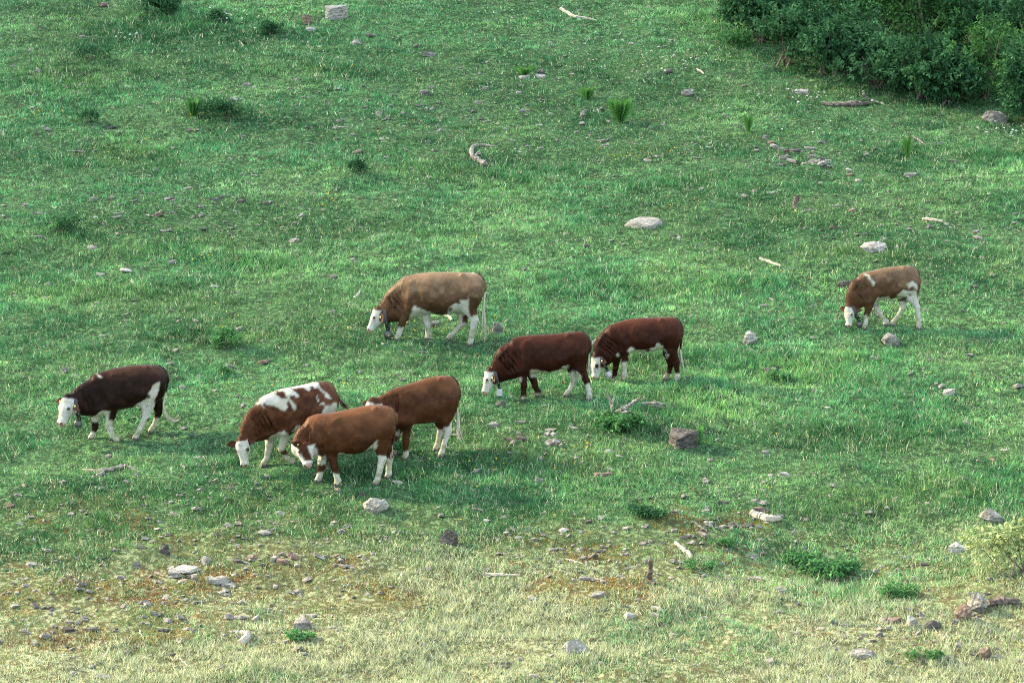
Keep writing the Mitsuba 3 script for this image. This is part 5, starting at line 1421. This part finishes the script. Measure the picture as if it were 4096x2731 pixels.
fern(2482, 495, 112, 100, 'largest fern, bright green, in the upper middle of the pasture', 1, 22)
fern(2350, 400, 70, 52, 'small fern up and left of the largest fern', 2, 12)
fern(2994, 532, 38, 76, 'narrow upright fern right of the largest fern', 3, 9)
fern(3630, 636, 40, 90, 'narrow upright fern below the thicket on the right', 4, 9)
fern(775, 468, 80, 76, 'dark green fern in the upper left of the pasture', 5, 16)
fern(2100, 306, 100, 44, 'wide low fern behind the pale flat stones in the upper middle', 6, 16)
fern(2797, 1775, 30, 80, 'single fern standing behind the dark square block', 7, 5)
# ------------------------------------------------------------------ turf: every blade a leaf of its own colour
rng = np.random.default_rng(77)


def scatter(n, y0=43.0, y1=93.5, margin=1.10):
    """points over the pasture in view and a little beyond, closer together where they are nearer"""
    y = y0 + (y1 - y0) * rng.random(n * 3)
    keep = rng.random(n * 3) < (y0 / y) ** 1.0
    y = y[keep][:n]
    x = (rng.random(len(y)) * 2 - 1) * (y * math.tan(math.radians(FOV / 2)) * margin + 0.8)
    return x, y


def blades(x, y, hgt, wid, lean, col, seed, segs=1):
    r = np.random.default_rng(seed)
    n = len(x)
    az = r.random(n) * 2 * np.pi
    ln = lean * (0.35 + 0.9 * r.random(n))
    dx, dy = np.cos(az) * np.sin(ln), np.sin(az) * np.sin(ln)
    az2 = r.random(n) * 2 * np.pi
    wx, wy = np.cos(az2) * wid * 0.5, np.sin(az2) * wid * 0.5
    z = gz(x, y) - 0.012
    base = np.stack([x, y, z], -1)
    side = np.stack([wx, wy, np.zeros(n)], -1)
    tip = base + np.stack([dx * hgt, dy * hgt, np.cos(ln) * hgt], -1)
    if segs == 1:
        v = np.stack([base - side, base + side, tip], 1).reshape(-1, 3)
        f = np.arange(3 * n).reshape(-1, 3)
        c = np.repeat(col, 3, 0)
    else:
        mid = base + np.stack([dx * hgt * 0.38, dy * hgt * 0.38, np.cos(ln * 0.6) * hgt * 0.62], -1)
        v = np.stack([base - side, base + side, mid - side * 0.8, mid + side * 0.8, tip], 1).reshape(-1, 3)
        q = 5 * np.arange(n)[:, None]
        f = np.concatenate([q + [0, 1, 3], q + [0, 3, 2], q + [2, 3, 4]], 0)
        c = np.repeat(col, 5, 0)
    return v, f, c


def turf_color(x, y, r):
    n = len(x)
    a = fb(x, y, 0.55, 41, 3)
    b = fb(x / 1.6, y, 1.6, 43, 3)
    g = fb(x, y, 4.5, 47, 2)
    dry, moss = dryness(x, y), spotmap(MOSSY, x, y)
    lush = spotmap(LUSH, x, y)
    pal = np.array([[0.084, 0.255, 0.098], [0.124, 0.330, 0.132], [0.186, 0.405, 0.198], [0.104, 0.295, 0.150]])
    c = pal[r.integers(0, 4, n)] * (0.72 + 0.5 * r.random((n, 1)))
    cl = fb(x / 1.4, y, 7.0, 59, 2)[:, None]
    c = c * (0.42 + 1.16 * cl)
    t = sstep(0.42, 0.62, a)[:, None]
    c = c * (1 - t) + (c * [1.55, 1.22, 1.10] + 0.012) * t
    c = c * (0.72 + 0.56 * sstep(0.30, 0.70, fb(x / 2.4, y, 0.42, 97, 3))[:, None])
    t = sstep(0.45, 0.65, b)[:, None] * 0.75
    c = c * (1 - t) + c * [0.58, 0.70, 0.72] * t
    c = c * (1 - 0.28 * lush[:, None] * np.array([0.75, 0.6, 0.95]))
    grn = sstep(0.52, 0.66, fb(x / 1.6, y, 0.9, 67, 3))
    dry = dry * (1 - 0.55 * grn)
    straw = r.random(n) < 0.06 + 0.10 * sstep(0.5, 0.7, g) + 0.52 * dry
    c[straw] = np.array([0.56, 0.58, 0.42]) * (0.7 + 0.6 * r.random((straw.sum(), 1)))
    olive = (~straw) & (r.random(n) < 0.88 * dry)
    c[olive] = np.array([0.37, 0.46, 0.26]) * (0.7 + 0.6 * r.random((olive.sum(), 1)))
    mm = r.random(n) < sstep(0.25, 0.9, moss * (0.45 + 1.1 * g)) * 0.48
    rust = fb(x, y, 2.6, 53, 2)
    mc = np.where((rust > 0.56)[:, None], [0.25, 0.105, 0.055], np.where((rust > 0.44)[:, None], [0.33, 0.25, 0.075], [0.20, 0.22, 0.08]))
    c[mm] = mc[mm] * (0.6 + 0.7 * r.random((mm.sum(), 1)))
    return c, dry, moss, lush, a, b, g


from scipy.spatial import cKDTree
FOOT = np.array(FOOTPRINTS)
TREE = cKDTree(FOOT[:, :2])


def clear(x, y, f=0.42):
    """no blade grows through a stone"""
    d, i = TREE.query(np.stack([x, y], -1), k=3)
    return ~((d < FOOT[i, 2] * f).any(1))


HT = cKDTree(np.array(HOOVES))


def trodden(x, y):
    """grass bitten and trodden short round the animals' feet"""
    d, _ = HT.query(np.stack([x, y], -1))
    return 0.38 + 0.62 * sstep(0.10, 0.50, d)


V_, F_, C_ = [], [], []


def push(v, f, c):
    F_.append(f + sum(len(q) for q in V_)); V_.append(v); C_.append(c)


# short grazed turf: little clumps, each with a tone and height of its own, dark between them
x, y = scatter(345_000)
r = np.random.default_rng(5)
x, y = np.split(np.stack([x, y]), 2)
x, y = x[0], y[0]
g0 = fb(x, y, 4.5, 47, 2)
st_ = spotmap(STONY, x, y)
keep = (r.random(len(x)) > st_ * sstep(0.46, 0.62, g0) * 0.55) & clear(x, y)
x, y = x[keep], y[keep]
nbl = 5
ctone = (0.60 + 0.66 * r.random((len(x), 1))) * (1 + 0.25 * r.normal(0, 1, (len(x), 1)) * 0.5)
lush, moss, dry = spotmap(LUSH, x, y), spotmap(MOSSY, x, y), dryness(x, y)
ch = (0.55 + 0.9 * fb(x / 1.4, y, 7.0, 59, 2)) * (0.030 + 0.055 * r.random(len(x))) * (0.65 + 0.9 * sstep(0.35, 0.7, fb(x / 1.6, y, 1.6, 43, 3))) * (1 + 0.7 * lush) * (1 - 0.3 * moss) * (1 + 0.35 * dry) * trodden(x, y)
spread = 0.020 + 0.018 * r.random(len(x))
X = np.repeat(x, nbl) + r.normal(0, 1, len(x) * nbl) * np.repeat(spread, nbl)
Y = np.repeat(y, nbl) + r.normal(0, 1, len(x) * nbl) * np.repeat(spread, nbl)
col, *_ = turf_color(X, Y, r)
col = col * np.repeat(ctone, nbl, 0)
push(*blades(X, Y, np.repeat(ch, nbl) * (0.6 + 0.7 * r.random(len(X))), 0.021 * (Y / 60) * (0.6 + 0.7 * r.random(len(X))), np.full(len(X), 0.8), col, 1))
# the same turf going on beyond the picture's sides
x, y = scatter(90_000, margin=1.9)
kp = np.abs(x) > y * math.tan(math.radians(FOV / 2)) * 1.10
x, y = x[kp], y[kp]
X = np.repeat(x, 4) + r.normal(0, 0.05, len(x) * 4); Y = np.repeat(y, 4) + r.normal(0, 0.05, len(x) * 4)
ok_ = np.abs(X) < 18.8
X, Y = X[ok_], Y[ok_]
col, *_ = turf_color(X, Y, r)
push(*blades(X, Y, 0.05 + 0.06 * r.random(len(X)), 0.045 * (Y / 60) * (0.6 + 0.7 * r.random(len(X))), np.full(len(X), 0.8), col, 6))
# moss cushions and low herbs between the stones
x, y = scatter(260_000, y0=43.0, y1=56.0)
kp = (r.random(len(x)) < np.maximum(spotmap(MOSSY, x, y), 0.8 * spotmap(STONY, x, y)) * sstep(0.40, 0.55, fb(x / 2.0, y, 2.2, 91, 3))) & clear(x, y)
x, y = x[kp][:45000], y[kp][:45000]
pk = fb(x / 1.8, y, 1.5, 93, 3)[:, None]
mc = np.where(pk > 0.60, [0.30, 0.13, 0.065], np.where(pk > 0.48, [0.36, 0.27, 0.085], np.where(pk > 0.42, [0.16, 0.26, 0.08], [0.30, 0.30, 0.15])))
nbl = 4
X = np.repeat(x, nbl) + r.normal(0, 0.03, len(x) * nbl); Y = np.repeat(y, nbl) + r.normal(0, 0.03, len(x) * nbl)
push(*blades(X, Y, 0.022 + 0.03 * r.random(len(X)), 0.024 * (0.7 + 0.6 * r.random(len(X))), np.full(len(X), 0.9), np.repeat(mc * r.uniform(0.45, 1.3, (len(x), 1)), nbl, 0), 4))
# taller grass in tufts
nt = 19000
tx, ty = scatter(nt)
w = np.clip(0.16 + 1.1 * spotmap(LUSH, tx, ty) + 0.55 * sstep(0.5, 0.68, fb(tx / 1.8, ty, 0.8, 61, 3)) - 0.9 * spotmap(STONY, tx, ty), 0.02, 1) * (1 - 0.5 * spotmap(MOSSY, tx, ty))
kp = r.random(len(tx)) < w
tx, ty = tx[kp], ty[kp]
nb = 22
hs_ = (0.070 + 0.085 * r.random(len(tx)) ** 1.5) * (1 + 0.5 * spotmap(LUSH, tx, ty)) * trodden(tx, ty)
sp_ = 0.05 + 0.07 * r.random(len(tx))
tone = 0.75 + 0.5 * r.random((len(tx), 1))
ok_ = clear(tx, ty, 0.55)
tx, ty, hs_, sp_, tone = tx[ok_], ty[ok_], hs_[ok_], sp_[ok_], tone[ok_]
X = np.repeat(tx, nb) + r.normal(0, 1, len(tx) * nb) * np.repeat(sp_, nb) * 1.3
Y = np.repeat(ty, nb) + r.normal(0, 1, len(tx) * nb) * np.repeat(sp_, nb)
col, dry, *_ = turf_color(X, Y, r)
col = col * np.repeat(tone, nb, 0)
push(*blades(X, Y, np.repeat(hs_, nb) * (0.55 + 0.6 * r.random(len(X))), 0.012 * (Y / 60) * (0.7 + 0.6 * r.random(len(X))), np.full(len(X), 0.6), col, 2, segs=2))
# thin seed stalks
x, y = scatter(15000)
kp = r.random(len(x)) < 0.25 + 0.6 * sstep(0.48, 0.62, fb(x / 2, y, 0.6, 71, 2)) - 0.5 * spotmap(STONY, x, y)
x, y = x[kp], y[kp]
sc_ = np.array([0.22, 0.27, 0.15]) * (0.7 + 0.7 * r.random((len(x), 1)))
push(*blades(x, y, 0.11 + 0.14 * r.random(len(x)), 0.005 * (y / 60) * (0.8 + 0.5 * r.random(len(x))), np.full(len(x), 0.35), sc_, 3, segs=2))
k = add('grass', (np.vstack(V_), np.vstack(F_)), 'mat_grass', None, False, np.vstack(C_))
tag(k, 'short grazed grass with taller tufts and dry stalks covering the hillside', 'grass', kind='stuff')
print('grass tris', sum(len(f) for f in F_))

# flowers: too many to count
def flowers(name, label, n, centers, petals, rad, hgt, col, cat_, near_=0.72):
    r = np.random.default_rng(n)
    sp = spots(centers)
    pts = []
    while len(pts) < n:
        if r.random() < near_:
            c = sp[r.integers(len(sp))]
            p = (c[0] + r.normal() * c[2] * 0.6, c[1] + r.normal() * c[3] * 0.6)
        else:
            yy = 44 + 48 * r.random() ** 0.9; p = ((r.random() * 2 - 1) * yy * 0.18, yy)
        pts.append(p)
    pts = np.array(pts)
    V, Fc, C = [], [], []
    z = gz(pts[:, 0], pts[:, 1])
    for (px, py), zz in zip(pts, z):
        h = hgt * r.uniform(0.6, 1.3); R = rad * r.uniform(0.7, 1.25)
        o = np.array([px + r.normal() * 0.02, py + r.normal() * 0.02, zz + h])
        tl = r.normal(0, 0.35, 2); tl[1] -= 0.35
        nrm = unit([tl[0], tl[1], 1]); u = unit(np.cross(nrm, [0.3, 1, 0.1])); v = np.cross(nrm, u)
        ang = np.arange(petals) / petals * 2 * np.pi + r.random()
        rim = o + (np.cos(ang)[:, None] * u + np.sin(ang)[:, None] * v) * R + nrm * R * 0.25 * r.uniform(-0.6, 1, (petals, 1))
        st = np.array([[px - 0.003, py, zz - 0.01], [px + 0.003, py, zz - 0.01], o])
        b = sum(len(q) for q in V[-1:]) if False else None
        vv = np.vstack([[o], rim, st])
        ff = [[0, 1 + i, 1 + (i + 1) % petals] for i in range(petals)] + [[petals + 1, petals + 2, petals + 3]]
        V.append(vv); Fc.append(np.array(ff))
        cc = np.tile(np.array(col) * r.uniform(0.75, 1.15), (petals + 1, 1))
        C.append(np.vstack([cc, np.tile([0.09, 0.22, 0.08], (3, 1))]))
    off = np.cumsum([0] + [len(q) for q in V[:-1]])
    k = add(name, (np.vstack(V), np.vstack([f + o for f, o in zip(Fc, off)])), 'mat_flower', None, False, np.vstack(C))
    tag(k, label, cat_, kind='stuff')


YEL = [(620, 560, 200, 60), (530, 620, 120, 40), (120, 470, 100, 40), (2450, 620, 260, 50), (2550, 640, 80, 20), (1900, 580, 200, 60), (1500, 560, 150, 60), (1270, 810, 100, 20), (110, 640, 60, 20), (2600, 560, 140, 30), (2650, 870, 200, 60), (2700, 1080, 160, 40),
       (980, 1570, 80, 15), (1950, 1300, 120, 40), (1500, 1360, 260, 60), (1650, 1330, 200, 50), (1950, 1450, 180, 40), (3150, 1130, 160, 30), (3700, 910, 100, 25), (2300, 1810, 70, 20), (1900, 1900, 260, 60), (700, 1060, 200, 40), (2900, 1600, 600, 160), (3600, 1500, 400, 120),
       (3300, 1230, 300, 60), (1330, 290, 100, 20), (1850, 110, 160, 40), (2100, 250, 200, 40), (300, 1210, 300, 60), (330, 1400, 260, 60), (1000, 1330, 300, 60)]
WHI = [(980, 60, 160, 50), (880, 90, 100, 40), (1250, 200, 300, 60), (2350, 170, 360, 60), (2550, 240, 220, 50), (2750, 280, 160, 40), (2100, 60, 260, 40), (2950, 400, 260, 60), (3150, 370, 200, 50), (3300, 410, 260, 40), (560, 30, 200, 30), (520, 170, 60, 20), (4000, 545, 100, 30), (3400, 545, 200, 40), (2600, 300, 200, 50)]
flowers('yellow_flowers', 'small yellow meadow flowers dotted over the grass', 620, YEL, 6, 0.015, 0.11, (0.55, 0.38, 0.04), 'flowers')
flowers('white_flowers', 'small white flat topped flowers in the upper pasture', 300, WHI, 7, 0.026, 0.17, (0.40, 0.43, 0.38), 'flowers', 0.985)
